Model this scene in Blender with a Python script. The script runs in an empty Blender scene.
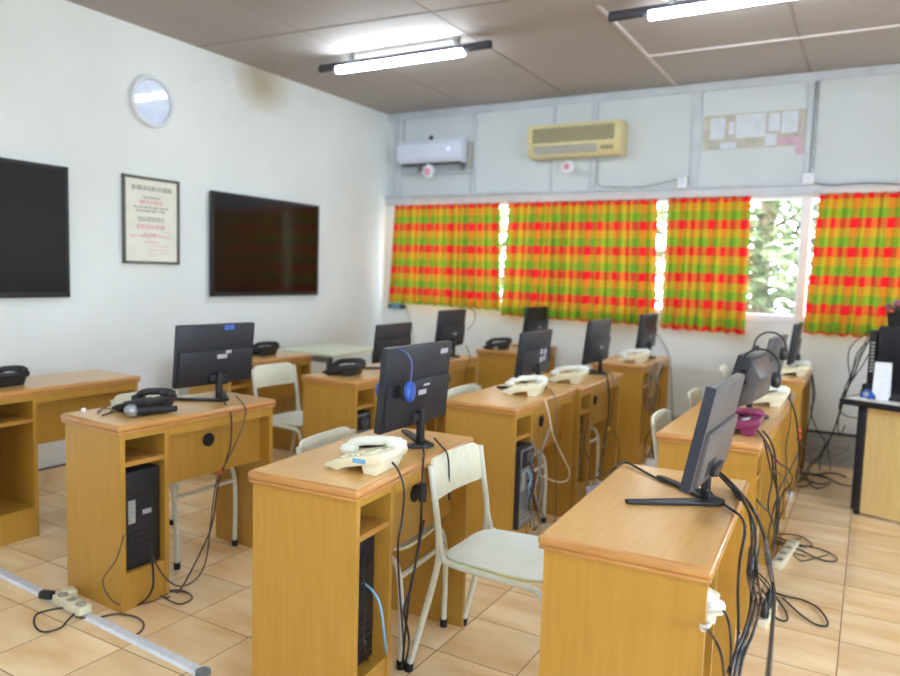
import bpy, bmesh, math, random
from mathutils import Vector, Matrix
random.seed(7)
PI = math.pi
COL = bpy.context.scene.collection
sc = bpy.context.scene

# ------------------------------------------------------------------ camera
RR = [[0.865218, 0.500501, 0.029939], [0.069822, -0.061142, -0.995684], [-0.49651, 0.863574, -0.087847]]
FPX = 728.94
EYE = Vector((0, 0, 1.37))
def ray(u, v):
    q = ((u - 450) / FPX, (v - 338) / FPX, 1.0)
    return Vector([sum(RR[i][j] * q[i] for i in range(3)) for j in range(3)])
def Pz(u, v, z): d = ray(u, v); return EYE + d * ((z - EYE.z) / d.z)
def Px(u, v, x): d = ray(u, v); return EYE + d * (x / d.x)
def Py(u, v, y): d = ray(u, v); return EYE + d * (y / d.y)
cam = bpy.data.cameras.new('camera'); camo = bpy.data.objects.new('camera', cam); COL.objects.link(camo)
R3 = Matrix((RR[0], [-a for a in RR[1]], [-a for a in RR[2]])).transposed()
camo.matrix_world = Matrix.Translation(EYE) @ R3.to_4x4()
cam.sensor_fit = 'HORIZONTAL'; cam.sensor_width = 36.0; cam.lens = FPX / 900 * 36
cam.dof.use_dof = True; cam.dof.focus_distance = 2.1; cam.dof.aperture_fstop = 2.2
cam.clip_start = 0.02
sc.camera = camo

# ------------------------------------------------------------------ materials
def s2l(c): return tuple((x / 12.92 if x <= .04045 else ((x + .055) / 1.055) ** 2.4) for x in (c[0] / 255, c[1] / 255, c[2] / 255)) + (1,)
def newmat(name):
    m = bpy.data.materials.new(name); m.use_nodes = True
    nt = m.node_tree; b = nt.nodes['Principled BSDF']; return m, nt, b
def noise_color(nt, c1, c2, scale, vec=None, detail=3, lo=.35, hi=.65):
    n = nt.nodes.new('ShaderNodeTexNoise'); n.inputs['Scale'].default_value = scale; n.inputs['Detail'].default_value = detail
    r = nt.nodes.new('ShaderNodeValToRGB'); r.color_ramp.elements[0].position = lo; r.color_ramp.elements[1].position = hi
    r.color_ramp.elements[0].color = c1; r.color_ramp.elements[1].color = c2
    nt.links.new(n.outputs['Fac'], r.inputs['Fac'])
    if vec: nt.links.new(vec, n.inputs['Vector'])
    return r.outputs['Color']
def coords(nt, scale=(1, 1, 1), loc=(0, 0, 0), rand=False):
    t = nt.nodes.new('ShaderNodeTexCoord'); mp = nt.nodes.new('ShaderNodeMapping')
    mp.inputs['Scale'].default_value = scale; mp.inputs['Location'].default_value = loc
    nt.links.new(t.outputs['Object'], mp.inputs['Vector'])
    if not rand: return mp.outputs['Vector']
    oi = nt.nodes.new('ShaderNodeObjectInfo'); ad = nt.nodes.new('ShaderNodeVectorMath'); ad.operation = 'ADD'
    ml = nt.nodes.new('ShaderNodeMath'); ml.operation = 'MULTIPLY'; ml.inputs[1].default_value = 37
    nt.links.new(oi.outputs['Random'], ml.inputs[0]); nt.links.new(mp.outputs['Vector'], ad.inputs[0]); nt.links.new(ml.outputs[0], ad.inputs[1])
    return ad.outputs['Vector']
def plain(name, c, rough=.5, metal=0, var=.06, scale=30, spec=.5):
    m, nt, b = newmat(name)
    c2 = tuple(x * (1 - var) for x in c)
    nt.links.new(noise_color(nt, s2l(c2), s2l(c), scale, coords(nt)), b.inputs['Base Color'])
    b.inputs['Roughness'].default_value = rough; b.inputs['Metallic'].default_value = metal
    b.inputs['Specular IOR Level'].default_value = spec
    return m
def wood(name, ca, cb, scale, rough, coat=0.0):
    m, nt, b = newmat(name)
    nt.links.new(noise_color(nt, s2l(ca), s2l(cb), 5, coords(nt, scale, rand=True), 6, .3, .7), b.inputs['Base Color'])
    b.inputs['Roughness'].default_value = rough
    b.inputs['Coat Weight'].default_value = coat; b.inputs['Coat Roughness'].default_value = .24
    return m
M = {}
M['wood_v'] = wood('panel_wood', (174, 130, 48), (184, 140, 57), (14, 14, .9), .42, .15)
M['wood_t'] = wood('top_laminate', (210, 162, 92), (220, 174, 106), (16, 1.2, 16), .36, .6)
M['wood_edge'] = wood('edge_wood', (180, 124, 62), (194, 140, 78), (2, 2, 20), .28, .5)
M['wood_in'] = wood('inner_wood', (172, 122, 50), (184, 136, 62), (14, 14, 1), .5)
M['cream_metal'] = plain('cream_enamel', (222, 226, 212), .32, 0, .04, 20)
M['seat'] = plain('pale_green_laminate', (238, 246, 238), .2, 0, .03, 8)
M['back'] = plain('cream_laminate', (236, 236, 212), .35, 0, .03, 40)
M['ply'] = plain('ply_edge', (206, 210, 140), .6)
M['black'] = plain('black_plastic', (34, 35, 40), .45, 0, .1)
M['black_gloss'] = plain('screen_gloss', (14, 15, 18), .12, 0, .1)
M['tv_screen'] = plain('television_screen', (30, 30, 31), .3, 0, .05, spec=.22)
M['rubber'] = plain('black_rubber', (22, 22, 24), .7)
M['mon'] = plain('monitor_plastic', (36, 38, 46), .42, 0, .08, 60)
M['mon_back_lit'] = plain('monitor_back_lit_taupe', (92, 88, 88), .4, 0, .08, 60)  # plastic raised to taupe: light on the monitor backs put into the colour
M['mon_edge'] = plain('monitor_edge_blue_grey', (44, 52, 68), .4)
M['sticker'] = plain('sticker_white', (176, 176, 182), .5)
M['sticker_blue'] = plain('sticker_blue', (70, 105, 190), .5)
M['ivory'] = plain('ivory_plastic', (236, 231, 202), .38, 0, .03)
M['ivory_white'] = plain('pale_handset_plastic', (238, 240, 232), .35, 0, .02)
M['purple'] = plain('purple_plastic', (126, 44, 82), .32, 0, .05)
M['key'] = plain('key_grey', (170, 170, 165), .5)
M['key_dark'] = plain('key_dark', (64, 64, 66), .5)
M['label_blue'] = plain('label_blue', (120, 180, 225), .4)
M['steel'] = plain('brushed_steel', (172, 176, 180), .35, .7, .12)
M['galv'] = plain('galvanised_plate', (150, 155, 162), .45, .35, .25, 25)
M['case'] = plain('computer_case_black', (30, 32, 38), .5)
M['blue'] = plain('blue_plastic', (38, 84, 176), .3)
M['blue_dark'] = plain('blue_grey_plastic', (74, 82, 120), .35)
M['white_plastic'] = plain('white_plastic', (232, 234, 238), .35, 0, .02)
M['ac_white'] = plain('pale_blue_white_plastic', (214, 222, 240), .4, 0, .02)
M['ac_beige'] = plain('beige_plastic', (214, 202, 150), .4, 0, .04)
M['ac_grille'] = plain('olive_grille', (150, 143, 112), .5)
M['batten'] = plain('grey_white_paint', (196, 204, 213), .55, 0, .06, 6)
M['strip_beige'] = plain('beige_strip', (226, 220, 188), .45)
M['trunk'] = plain('silver_white_trunking', (226, 230, 238), .3, .1, .06)
M['cable'] = plain('black_cable', (26, 27, 32), .42)
M['cable_brown'] = plain('brown_grey_cable', (88, 72, 62), .5)
M['cable_white'] = plain('white_cable', (222, 210, 186), .5)
M['cable_grey'] = plain('grey_cable', (138, 138, 136), .5)
M['tie_yellow'] = plain('yellow_tape', (226, 194, 40), .5)
M['tie_red'] = plain('red_tape', (222, 88, 62), .5)
M['green_top'] = plain('pale_green_tabletop', (226, 234, 208), .35, 0, .03)
M['pink'] = plain('pink_paper', (226, 140, 178), .7)
M['pink_faded'] = plain('faded_pink_tape', (212, 178, 196), .7, 0, .1, 20)
M['paper'] = plain('white_paper', (232, 236, 242), .7, 0, .03)
M['faded'] = plain('faded_board', (196, 196, 184), .8, 0, .14, 9)
M['paper_faded'] = plain('faded_paper', (212, 219, 230), .8, 0, .05, 12)
M['beige_panel'] = wood('beige_panel', (208, 178, 116), (218, 190, 130), (12, 12, 1), .45)
M['beige_top'] = plain('cream_desktop', (224, 212, 182), .4, 0, .05)
M['navy'] = plain('dark_edge_band', (26, 28, 38), .4)
M['silver'] = plain('clock_rim_silver', (228, 234, 242), .15, 0, .02)
M['clock_face'] = plain('pale_blue_clock_face', (196, 210, 236), .3, 0, .04, 6)
M['clock_mark'] = plain('clock_mark', (180, 192, 216), .4)
M['clock_face'].node_tree.nodes['Principled BSDF'].inputs['Coat Weight'].default_value = 1
M['frame_dark'] = plain('grey_green_frame', (96, 98, 88), .4, .2)
M['poster'] = plain('certificate_paper', (234, 234, 222), .35, 0, .03, 10)
M['ink'] = plain('faded_ink', (176, 178, 166), .7)
M['ink_pink'] = plain('faded_pink_ink', (230, 188, 192), .7)
M['petal'] = plain('mauve_petals', (186, 110, 150), .6, 0, .25, 40)
M['leaf_dark'] = plain('dark_leaf', (60, 84, 52), .5, 0, .3, 30)
M['lamp_cap'] = plain('dark_lamp_cap', (62, 62, 72), .4)
M['bag'] = plain('crumpled_bag', (196, 204, 222), .35, 0, .08)

def mat_floor():
    m, nt, b = newmat('floor_tiles'); L = nt.links
    px, py, ox, oy = .317, .304, -.015, 3.42
    t = nt.nodes.new('ShaderNodeTexCoord'); sx = nt.nodes.new('ShaderNodeSeparateXYZ'); L.new(t.outputs['Object'], sx.inputs[0])
    def mth(op, a, bb=None):
        n = nt.nodes.new('ShaderNodeMath'); n.operation = op
        for i, v in enumerate((a, bb)):
            if v is None: continue
            if isinstance(v, (int, float)): n.inputs[i].default_value = v
            else: L.new(v, n.inputs[i])
        return n.outputs[0]
    def cell(o, off, p):
        d = mth('DIVIDE', mth('SUBTRACT', o, off), p)
        fr = mth('FRACT', d); e = mth('MULTIPLY', mth('MINIMUM', fr, mth('SUBTRACT', 1, fr)), p)
        return mth('FLOOR', d), e
    cx_, ex = cell(sx.outputs['X'], ox, px); cy_, ey = cell(sx.outputs['Y'], oy, py)
    edge = mth('MINIMUM', ex, ey); grout = mth('LESS_THAN', edge, .0022)
    cv = nt.nodes.new('ShaderNodeCombineXYZ'); L.new(cx_, cv.inputs[0]); L.new(cy_, cv.inputs[1])
    wn = nt.nodes.new('ShaderNodeTexWhiteNoise'); wn.noise_dimensions = '2D'; L.new(cv.outputs[0], wn.inputs['Vector'])
    # mottling with its own offset per tile
    ad = nt.nodes.new('ShaderNodeVectorMath'); ad.operation = 'MULTIPLY_ADD'
    L.new(wn.outputs['Color'], ad.inputs[0]); ad.inputs[1].default_value = (9, 9, 9); L.new(t.outputs['Object'], ad.inputs[2])
    mp = nt.nodes.new('ShaderNodeMapping'); mp.inputs['Scale'].default_value = (2.2, 7, 1); L.new(ad.outputs[0], mp.inputs['Vector'])
    c1 = noise_color(nt, s2l((226, 186, 136)), s2l((246, 222, 180)), 1.1, mp.outputs[0], 3, .3, .7)
    r2 = nt.nodes.new('ShaderNodeMix'); r2.data_type = 'RGBA'; r2.blend_type = 'MULTIPLY'
    vr = nt.nodes.new('ShaderNodeMapRange'); vr.inputs['To Min'].default_value = .9; vr.inputs['To Max'].default_value = 1.04; L.new(wn.outputs['Value'], vr.inputs['Value'])
    cc = nt.nodes.new('ShaderNodeCombineColor')
    for i in range(3): L.new(vr.outputs['Result'], cc.inputs[i])
    r2.inputs['Factor'].default_value = 1; L.new(c1, r2.inputs['A']); L.new(cc.outputs[0], r2.inputs['B'])
    g = nt.nodes.new('ShaderNodeMix'); g.data_type = 'RGBA'; L.new(grout, g.inputs['Factor']); L.new(r2.outputs['Result'], g.inputs['A']); g.inputs['B'].default_value = s2l((150, 118, 92))
    L.new(g.outputs['Result'], b.inputs['Base Color'])
    b.inputs['Roughness'].default_value = .2; b.inputs['Specular IOR Level'].default_value = .5
    return m
M['floor'] = mat_floor()
def mat_wall(name, c, stain=None):
    m, nt, b = newmat(name)
    col = noise_color(nt, s2l(tuple(x * .975 for x in c)), s2l(c), 1.6, coords(nt), 5)
    nt.links.new(col, b.inputs['Base Color']); b.inputs['Roughness'].default_value = .75
    return m
M['wall'] = mat_wall('white_wall', (232, 238, 238))
M['wall_upper'] = mat_wall('upper_board_wall', (206, 213, 217))
M['ceil'] = mat_wall('grey_brown_ceiling', (168, 162, 159))
M['ceil_seam'] = plain('ceiling_seam_dark', (150, 142, 138), .8)
M['ceil_batten'] = plain('ceiling_batten_pale', (214, 208, 206), .7)
M['skirt'] = mat_wall('grey_skirting', (176, 178, 180))
M['floor_plain'] = plain('skirting_tile', (232, 206, 168), .3, 0, .06, 5)
M['line'] = plain('dark_pipe', (64, 66, 72), .5)
def mat_emit(name, c, s):
    m, nt, b = newmat(name); b.inputs['Base Color'].default_value = (.9, .9, .9, 1)
    b.inputs['Emission Color'].default_value = c; b.inputs['Emission Strength'].default_value = s; return m
M['tube'] = mat_emit('lit_tube', (.84, .95, 1.04, 1), 66)
M['led'] = mat_emit('blue_led', (.2, .25, 1, 1), .5)
def mat_glass():
    m, nt, b = newmat('window_glass'); out = nt.nodes['Material Output']
    tr = nt.nodes.new('ShaderNodeBsdfTransparent'); gl = nt.nodes.new('ShaderNodeBsdfGlossy'); gl.inputs['Roughness'].default_value = .02
    mx = nt.nodes.new('ShaderNodeMixShader'); mx.inputs[0].default_value = .06
    nt.links.new(tr.outputs[0], mx.inputs[1]); nt.links.new(gl.outputs[0], mx.inputs[2]); nt.links.new(mx.outputs[0], out.inputs['Surface']); return m
M['glass'] = mat_glass()
def mat_leaf():
    m, nt, b = newmat('tree_leaves'); out = nt.nodes['Material Output']
    col = noise_color(nt, s2l((54, 76, 46)), s2l((140, 152, 112)), 4, coords(nt), 3)
    nt.links.new(col, b.inputs['Base Color']); b.inputs['Roughness'].default_value = .3
    tl = nt.nodes.new('ShaderNodeBsdfTranslucent'); nt.links.new(col, tl.inputs['Color'])
    mx = nt.nodes.new('ShaderNodeMixShader'); mx.inputs[0].default_value = .45
    nt.links.new(b.outputs[0], mx.inputs[1]); nt.links.new(tl.outputs[0], mx.inputs[2]); nt.links.new(mx.outputs[0], out.inputs['Surface']); return m
M['leaf'] = mat_leaf()
M['bark'] = plain('bark', (150, 130, 108), .9, 0, .3, 12)
M['ground'] = plain('outside_paving', (200, 198, 188), .9)
def mat_cloth():
    m, nt, b = newmat('plaid_cloth'); out = nt.nodes['Material Output']; L = nt.links
    uv = nt.nodes.new('ShaderNodeUVMap'); uv.uv_map = 'cloth'; sx = nt.nodes.new('ShaderNodeSeparateXYZ'); L.new(uv.outputs[0], sx.inputs[0])
    def band(src, period, stops):
        d = nt.nodes.new('ShaderNodeMath'); d.operation = 'DIVIDE'; d.inputs[1].default_value = period; L.new(src, d.inputs[0])
        f = nt.nodes.new('ShaderNodeMath'); f.operation = 'FRACT'; L.new(d.outputs[0], f.inputs[0])
        r = nt.nodes.new('ShaderNodeValToRGB'); r.color_ramp.interpolation = 'CONSTANT'; e = r.color_ramp.elements
        e[0].position = stops[0][0]; e[0].color = s2l(stops[0][1]); e[1].position = stops[1][0]; e[1].color = s2l(stops[1][1])
        for p, c in stops[2:]: q = e.new(p); q.color = s2l(c)
        L.new(f.outputs[0], r.inputs['Fac']); return r.outputs['Color']
    RED, YEL, GRN = (232, 22, 44), (200, 158, 38), (100, 168, 42)
    weft = band(sx.outputs['Y'], .212, [(0, RED), (.34, YEL), (.66, GRN)])
    warp = band(sx.outputs['X'], .345, [(0, (214, 50, 44)), (.13, (206, 176, 56)), (.28, (104, 96, 50)), (.42, (160, 168, 56)), (.56, (228, 46, 44)), (.76, (110, 120, 46)), (.88, (214, 184, 56))])
    mx = nt.nodes.new('ShaderNodeMix'); mx.data_type = 'RGBA'; mx.inputs['Factor'].default_value = .36; L.new(weft, mx.inputs['A']); L.new(warp, mx.inputs['B'])
    col = mx.outputs['Result']
    L.new(col, b.inputs['Base Color']); b.inputs['Roughness'].default_value = .85; b.inputs['Specular IOR Level'].default_value = .1
    tl = nt.nodes.new('ShaderNodeBsdfTranslucent'); L.new(col, tl.inputs['Color'])
    ms = nt.nodes.new('ShaderNodeMixShader'); ms.inputs[0].default_value = .072; L.new(b.outputs[0], ms.inputs[1]); L.new(tl.outputs[0], ms.inputs[2]); L.new(ms.outputs[0], out.inputs['Surface'])
    return m
M['cloth'] = mat_cloth()

# ------------------------------------------------------------------ mesh helpers
class MB:
    def __init__(s): s.bm = bmesh.new()
    def box(s, lo, hi, bev=0.0, mat=None, seg=2):
        b2 = bmesh.new(); bmesh.ops.create_cube(b2, size=1)
        c = [(lo[i] + hi[i]) / 2 for i in range(3)]; d = [hi[i] - lo[i] for i in range(3)]
        for v in b2.verts: v.co = Vector([c[i] + v.co[i] * d[i] for i in range(3)])
        if bev: bmesh.ops.bevel(b2, geom=b2.edges[:], offset=min(bev, min(d) * .49), segments=seg, affect='EDGES', profile=.5)
        return s.merge(b2, mat)
    def merge(s, b2, mat=None):
        if mat is not None: b2.transform(mat)
        me = bpy.data.meshes.new('t'); b2.to_mesh(me); s.bm.from_mesh(me); bpy.data.meshes.remove(me); b2.free(); return s
    def cyl(s, a, b, r, r2=None, n=16):
        a, b = Vector(a), Vector(b); d = b - a; b2 = bmesh.new()
        bmesh.ops.create_cone(b2, cap_ends=True, segments=n, radius1=r, radius2=r if r2 is None else r2, depth=d.length)
        return s.merge(b2, Matrix.Translation((a + b) / 2) @ d.to_track_quat('Z', 'Y').to_matrix().to_4x4())
    def ball(s, c, r, sc3=(1, 1, 1), n=16):
        b2 = bmesh.new(); bmesh.ops.create_uvsphere(b2, u_segments=n, v_segments=max(6, n // 2), radius=r)
        return s.merge(b2, Matrix.Translation(c) @ Matrix.Diagonal((*sc3, 1)))
    def torus(s, c, R, r, rot=None, a0=0, a1=2 * PI, n=28, m=8):
        pts = [Vector((R * math.cos(a0 + (a1 - a0) * i / n), R * math.sin(a0 + (a1 - a0) * i / n), 0)) for i in range(n + 1)]
        if rot is not None: pts = [rot @ p for p in pts]
        return s.tube([p + Vector(c) for p in pts], r, m, smooth=False)
    def tube(s, pts, r, n=8, smooth=True, sub=6):
        pts = [Vector(p) for p in pts]
        if smooth and len(pts) > 2:
            q = [pts[0]] + pts + [pts[-1]]; out = []
            for i in range(1, len(q) - 2):
                for k in range(sub):
                    t = k / sub; p0, p1, p2, p3 = q[i - 1:i + 3]
                    out.append(.5 * (2 * p1 + (p2 - p0) * t + (2 * p0 - 5 * p1 + 4 * p2 - p3) * t * t + (3 * p1 - p0 - 3 * p2 + p3) * t ** 3))
            pts = out + [pts[-1]]
        P = [pts[0]]
        for p in pts[1:]:
            if (p - P[-1]).length > 1e-5: P.append(p)
        rings = []; up = None
        for i, p in enumerate(P):
            t = (P[min(i + 1, len(P) - 1)] - P[max(i - 1, 0)]).normalized()
            if up is None: up = t.orthogonal().normalized()
            up = (up - t * up.dot(t)); up = up.normalized() if up.length > 1e-6 else t.orthogonal().normalized()
            w = t.cross(up)
            rings.append([s.bm.verts.new(p + r * (up * math.cos(2 * PI * k / n) + w * math.sin(2 * PI * k / n))) for k in range(n)])
        for a, b in zip(rings, rings[1:]):
            for k in range(n): s.bm.faces.new((a[k], a[(k + 1) % n], b[(k + 1) % n], b[k]))
        s.bm.faces.new(rings[0][::-1]); s.bm.faces.new(rings[-1]); return s
    def prism(s, poly, axis, t0, t1, bev=0.0):
        """poly: 2D outline; extruded along axis ('x','y','z') from t0 to t1"""
        b2 = bmesh.new()
        def mk(p, t): return {'x': (t, p[0], p[1]), 'y': (p[0], t, p[1]), 'z': (p[0], p[1], t)}[axis]
        A = [b2.verts.new(mk(p, t0)) for p in poly]; B = [b2.verts.new(mk(p, t1)) for p in poly]
        b2.faces.new(A[::-1]); b2.faces.new(B); n = len(poly)
        for i in range(n): b2.faces.new((A[i], A[(i + 1) % n], B[(i + 1) % n], B[i]))
        if bev: bmesh.ops.bevel(b2, geom=b2.edges[:], offset=bev, segments=2, affect='EDGES', profile=.5)
        return s.merge(b2)
    def lathe(s, prof, n=32, mat=None):
        b2 = bmesh.new(); rings = [[b2.verts.new((r * math.cos(2 * PI * k / n), r * math.sin(2 * PI * k / n), z)) for k in range(n)] for r, z in prof]
        for a, b in zip(rings, rings[1:]):
            for k in range(n): b2.faces.new((a[k], a[(k + 1) % n], b[(k + 1) % n], b[k]))
        b2.faces.new(rings[0][::-1]); b2.faces.new(rings[-1]); return s.merge(b2, mat)
    def build(s, name, mat, parent=None, loc=None, smooth=True):
        bmesh.ops.recalc_face_normals(s.bm, faces=s.bm.faces[:])
        me = bpy.data.meshes.new(name); s.bm.to_mesh(me); s.bm.free()
        if isinstance(mat, str): mat = M[mat]
        me.materials.append(mat)
        if smooth:
            try: me.shade_smooth()
            except Exception: me.polygons.foreach_set('use_smooth', [True] * len(me.polygons))
            try: me.set_sharp_from_angle(angle=math.radians(32))
            except Exception: pass
        o = bpy.data.objects.new(name, me); COL.objects.link(o)
        if parent: o.parent = parent
        if loc: o.location = loc
        return o
def tag(o, label, cat, group=None, kind=None):
    o['label'] = label; o['category'] = cat
    if group: o['group'] = group
    if kind: o['kind'] = kind
    return o
def thing(name, label, cat, loc=(0, 0, 0), rz=0, group=None):
    o = bpy.data.objects.new(name, None); COL.objects.link(o); o.location = loc; o.rotation_euler = (0, 0, rz); o.empty_display_size = .05
    return tag(o, label, cat, group)
def struct(o): o['kind'] = 'structure'; return o
def kids(o): return [c for c in COL.objects if c.parent == o]
def dup(root, loc, rz, label, group=None):
    r = root.copy(); COL.objects.link(r); r.location = loc; r.rotation_euler = (0, 0, rz); r['label'] = label
    if group: r['group'] = group
    for ch in kids(root):
        c = ch.copy(); COL.objects.link(c); c.parent = r
        for g in kids(ch):
            d = g.copy(); COL.objects.link(d); d.parent = c
    return r
R_ = math.radians

# ------------------------------------------------------------------ room shell
XL, XR, YF, YB, H = -4.35, 3.0, -2.2, 6.2, 2.95
ZS, ZH = 1.09, 2.06          # window sill and head
WX0, WX1 = -4.22, 2.4
struct(MB().box((XL - .2, YF - .2, -.1), (XR + .2, YB + .2, 0)).build('floor', 'floor'))
struct(MB().box((XL - .2, YF - .2, H), (XR + .2, YB + .2, H + .1)).build('ceiling', 'ceil'))
M['wall_stain'] = mat_wall('white_wall_with_stain', (232, 238, 238))
def stain(m, p, r, c):
    nt = m.node_tree; b = nt.nodes['Principled BSDF']; src = b.inputs['Base Color'].links[0].from_socket
    g = nt.nodes.new('ShaderNodeTexGradient'); g.gradient_type = 'SPHERICAL'; v = coords(nt, (1 / r[0], 1 / r[1], 1 / r[2]), tuple(-p[i] / r[i] for i in range(3)))
    nz = nt.nodes.new('ShaderNodeTexNoise'); nz.inputs['Scale'].default_value = 1.6; ad = nt.nodes.new('ShaderNodeVectorMath'); ad.operation = 'MULTIPLY_ADD'; ad.inputs[1].default_value = (.5, .5, .5)
    nt.links.new(v, nz.inputs['Vector']); nt.links.new(nz.outputs['Color'], ad.inputs[0]); nt.links.new(v, ad.inputs[2]); nt.links.new(ad.outputs[0], g.inputs['Vector'])
    mx = nt.nodes.new('ShaderNodeMix'); mx.data_type = 'RGBA'; mx.inputs['B'].default_value = s2l(c); nt.links.new(g.outputs['Fac'], mx.inputs['Factor']); nt.links.new(src, mx.inputs['A']); nt.links.new(mx.outputs['Result'], b.inputs['Base Color'])
sp_ = Px(262, 76, XL)
stain(M['wall_stain'], (XL, sp_.y + .1, sp_.z + .02), (1, .34, .30), (182, 170, 132))
struct(MB().box((XL - .15, YF - .2, 0), (XL, YB + .2, H)).build('wall_left', 'wall_stain'))
RZ0, RZ1 = .95, 2.25          # unseen window added in the right wall to brighten the room
struct(MB().box((XR, YF - .2, 0), (XR + .15, YB + .2, RZ0)).box((XR, YF - .2, RZ1), (XR + .15, YB + .2, H)).box((XR, YF - .2, RZ0), (XR + .15, -1.9, RZ1)).box((XR, 3.1, RZ0), (XR + .15, YB + .2, RZ1)).build('wall_right', 'wall'))
struct(MB().box((XL, YF - .15, 0), (XR, YF, H)).build('wall_front', 'wall'))
for nm, ax in (('added_window', 'y'),):
    g0, g1 = (-1.9, 3.1) if ax == 'y' else (-3.3, 2.3); wr = thing(nm, 'unseen window added in the right wall for daylight', 'window'); wr['kind'] = 'structure'; fr_ = MB()
    def bb_(a, b, za, zb, t): return ((XR + .15 - t, a, za), (XR + .13, b, zb)) if ax == 'y' else ((a, YF - .13, za), (b, YF - .15 + t, zb))
    for q in [(g0, g1, RZ0, RZ0 + .05, .1), (g0, g1, RZ1 - .05, RZ1, .1)] + [(g0 + (g1 - g0 - .06) * i / 4, g0 + (g1 - g0 - .06) * i / 4 + .06, RZ0, RZ1, .095) for i in range(5)]: fr_.box(*bb_(*q))
    fr_.build('window_frame', 'white_plastic', wr); MB().box(*bb_(g0, g1, RZ0, RZ1, .03)).build('pane', 'glass', wr)
struct(MB().box((XL, YB, 0), (XR, YB + .15, ZS)).box((XL, YB, ZS), (WX0, YB + .15, ZH)).box((WX1, YB, ZS), (XR, YB + .15, ZH)).build('wall_back', 'wall'))
struct(MB().box((XL, YB, ZH), (XR, YB + .15, H)).build('wall_back_upper', 'wall_upper'))
struct(MB().box((XL, YF, 0), (XL + .012, YB - .017, .09)).build('baseboard_left', 'floor_plain'))
struct(MB().box((XL, YF, .09), (XL + .013, YB - .017, .10)).build('trim_left_line', 'line'))
struct(MB().box((XL, YB - .015, 0), (XR, YB, .24)).build('baseboard_back', 'skirt'))
struct(MB().cyl((-.75, YB - .022, .252), (XR, YB - .022, .252), .011, n=8).build('trim_back_pipe', 'line'))
# upper wall battens
tb = MB(); tb.box((XL, YB - .03, ZH - .02), (XR, YB, ZH + .055), .004)
tb.box((XL, YB - .05, ZH + .055), (XR, YB, ZH + .075), .003); struct(tb.build('trim_1', 'batten'))
struct(MB().box((XL, YB - .025, H - .065), (XR, YB, H), .004).build('trim_2', 'batten'))
for i, (x0, x1, d) in enumerate([(-4.275, -4.23, .02), (-4.18, -4.155, .018), (-3.39, -3.335, .022), (-2.57, -2.535, .02), (-2.21, -2.15, .026), (-1.355, -1.285, .02), (-.515, -.475, .02)]):
    struct(MB().box((x0, YB - d, ZH + .075), (x1, YB, H - .065), .003).build('trim_%d' % (i + 3), 'batten'))
struct(MB().box((-2.535, YB - .012, ZH + .075), (-2.21, YB, H - .065)).build('trim_10', 'wall_upper'))
# window
wf = thing('window_1', 'white-framed window behind the plaid curtains along the back wall', 'window', (0, 0, 0)); wf['kind'] = 'structure'
f = MB(); y0, y1 = YB - .012, YB + .09
f.box((WX0, y0, ZS - .03), (WX1, y1, ZS + .035), .004).box((WX0, y0 + .002, ZH - .04), (WX1, y1, ZH), .003)
f.box((WX0, y0 + .002, ZS), (WX0 + .05, y1, ZH), .003).box((WX1 - .05, y0 + .002, ZS), (WX1, y1, ZH), .003)
mull = [-3.52, -2.50, -1.485, -.475, .54, 1.5]
for x in mull: f.box((x - .035, y0 + .004, ZS + .01), (x + .035, y1 - .004, ZH - .01), .004)
f.build('window_frame', 'white_plastic', wf)
xs = [WX0] + mull + [WX1]
for a, b in zip(xs, xs[1:]): MB().box((a + .03, YB + .045, ZS + .03), (b - .03, YB + .05, ZH - .03)).build('pane', 'glass', wf)
# ceiling seams and battens
def seam(a, b, w, t, name, mat):
    a, b = Vector(a), Vector(b); d = (b - a).normalized(); n = Vector((-d.y, d.x)) * w / 2
    q = [a + n, a - n, b - n, b + n]
    struct(MB().prism([(p.x, p.y) for p in q], 'z', H - t, H + .004).build(name, mat))
seam((-2.47, -2.1), (-2.42, 6.17), .012, .003, 'trim_11', 'ceil_seam')
seam((-1.49, 4.2), (-1.49, 6.17), .02, .012, 'trim_12', 'ceil_batten')
seam((-1.49, 5.28), (XR, 5.28), .02, .012, 'trim_13', 'ceil_batten')
seam((-.525, -2.1), (-.515, 6.17), .016, .006, 'trim_14', 'ceil_seam')
seam((XL, 3.76), (-1.49, 3.95), .014, .003, 'trim_15', 'ceil_seam')
seam((-3.4, -2.1), (-3.4, 6.17), .008, .002, 'trim_16', 'ceil_seam')

# outside
struct(MB().box((-25, -25, -.5), (25, 30, -.4)).build('outside_ground', 'ground'))
def tree(name, label, loc, n, spread, zc, zr, seed):
    rnd = random.Random(seed); t = thing(name, label, 'tree', loc, 0)
    tr = MB(); tr.tube([(0, 0, -.2), (.05, 0, .8), (-.05, .1, 1.8), (.1, 0, 3)], .09, 10)
    for k in range(9):
        z = 1 + k * .22; a = rnd.uniform(0, 6.3); tr.tube([(0, 0, z), (.5 * math.cos(a), .4 * math.sin(a), z + .3), (1.1 * math.cos(a), .9 * math.sin(a), z + .45)], .022, 6)
    tr.build('trunk', 'bark', t)
    b = bmesh.new()
    for _ in range(n):
        c = Vector((rnd.gauss(0, spread), rnd.gauss(0, .35), zc + rnd.uniform(-zr, zr)))
        L = rnd.uniform(.12, .28); w = L * .36
        rot = Matrix.Rotation(rnd.uniform(0, 6.3), 3, 'Z') @ Matrix.Rotation(rnd.uniform(-1.2, 1.2), 3, 'X') @ Matrix.Rotation(rnd.uniform(-.8, .8), 3, 'Y')
        vs = [b.verts.new(c + rot @ Vector(p)) for p in ((-L / 2, 0, 0), (-L * .1, -w / 2, .012), (L / 2, 0, -.01), (-L * .1, w / 2, .012))]
        b.faces.new(vs)
    m = MB(); m.merge(b); m.build('foliage', 'leaf', t, smooth=False)
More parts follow.
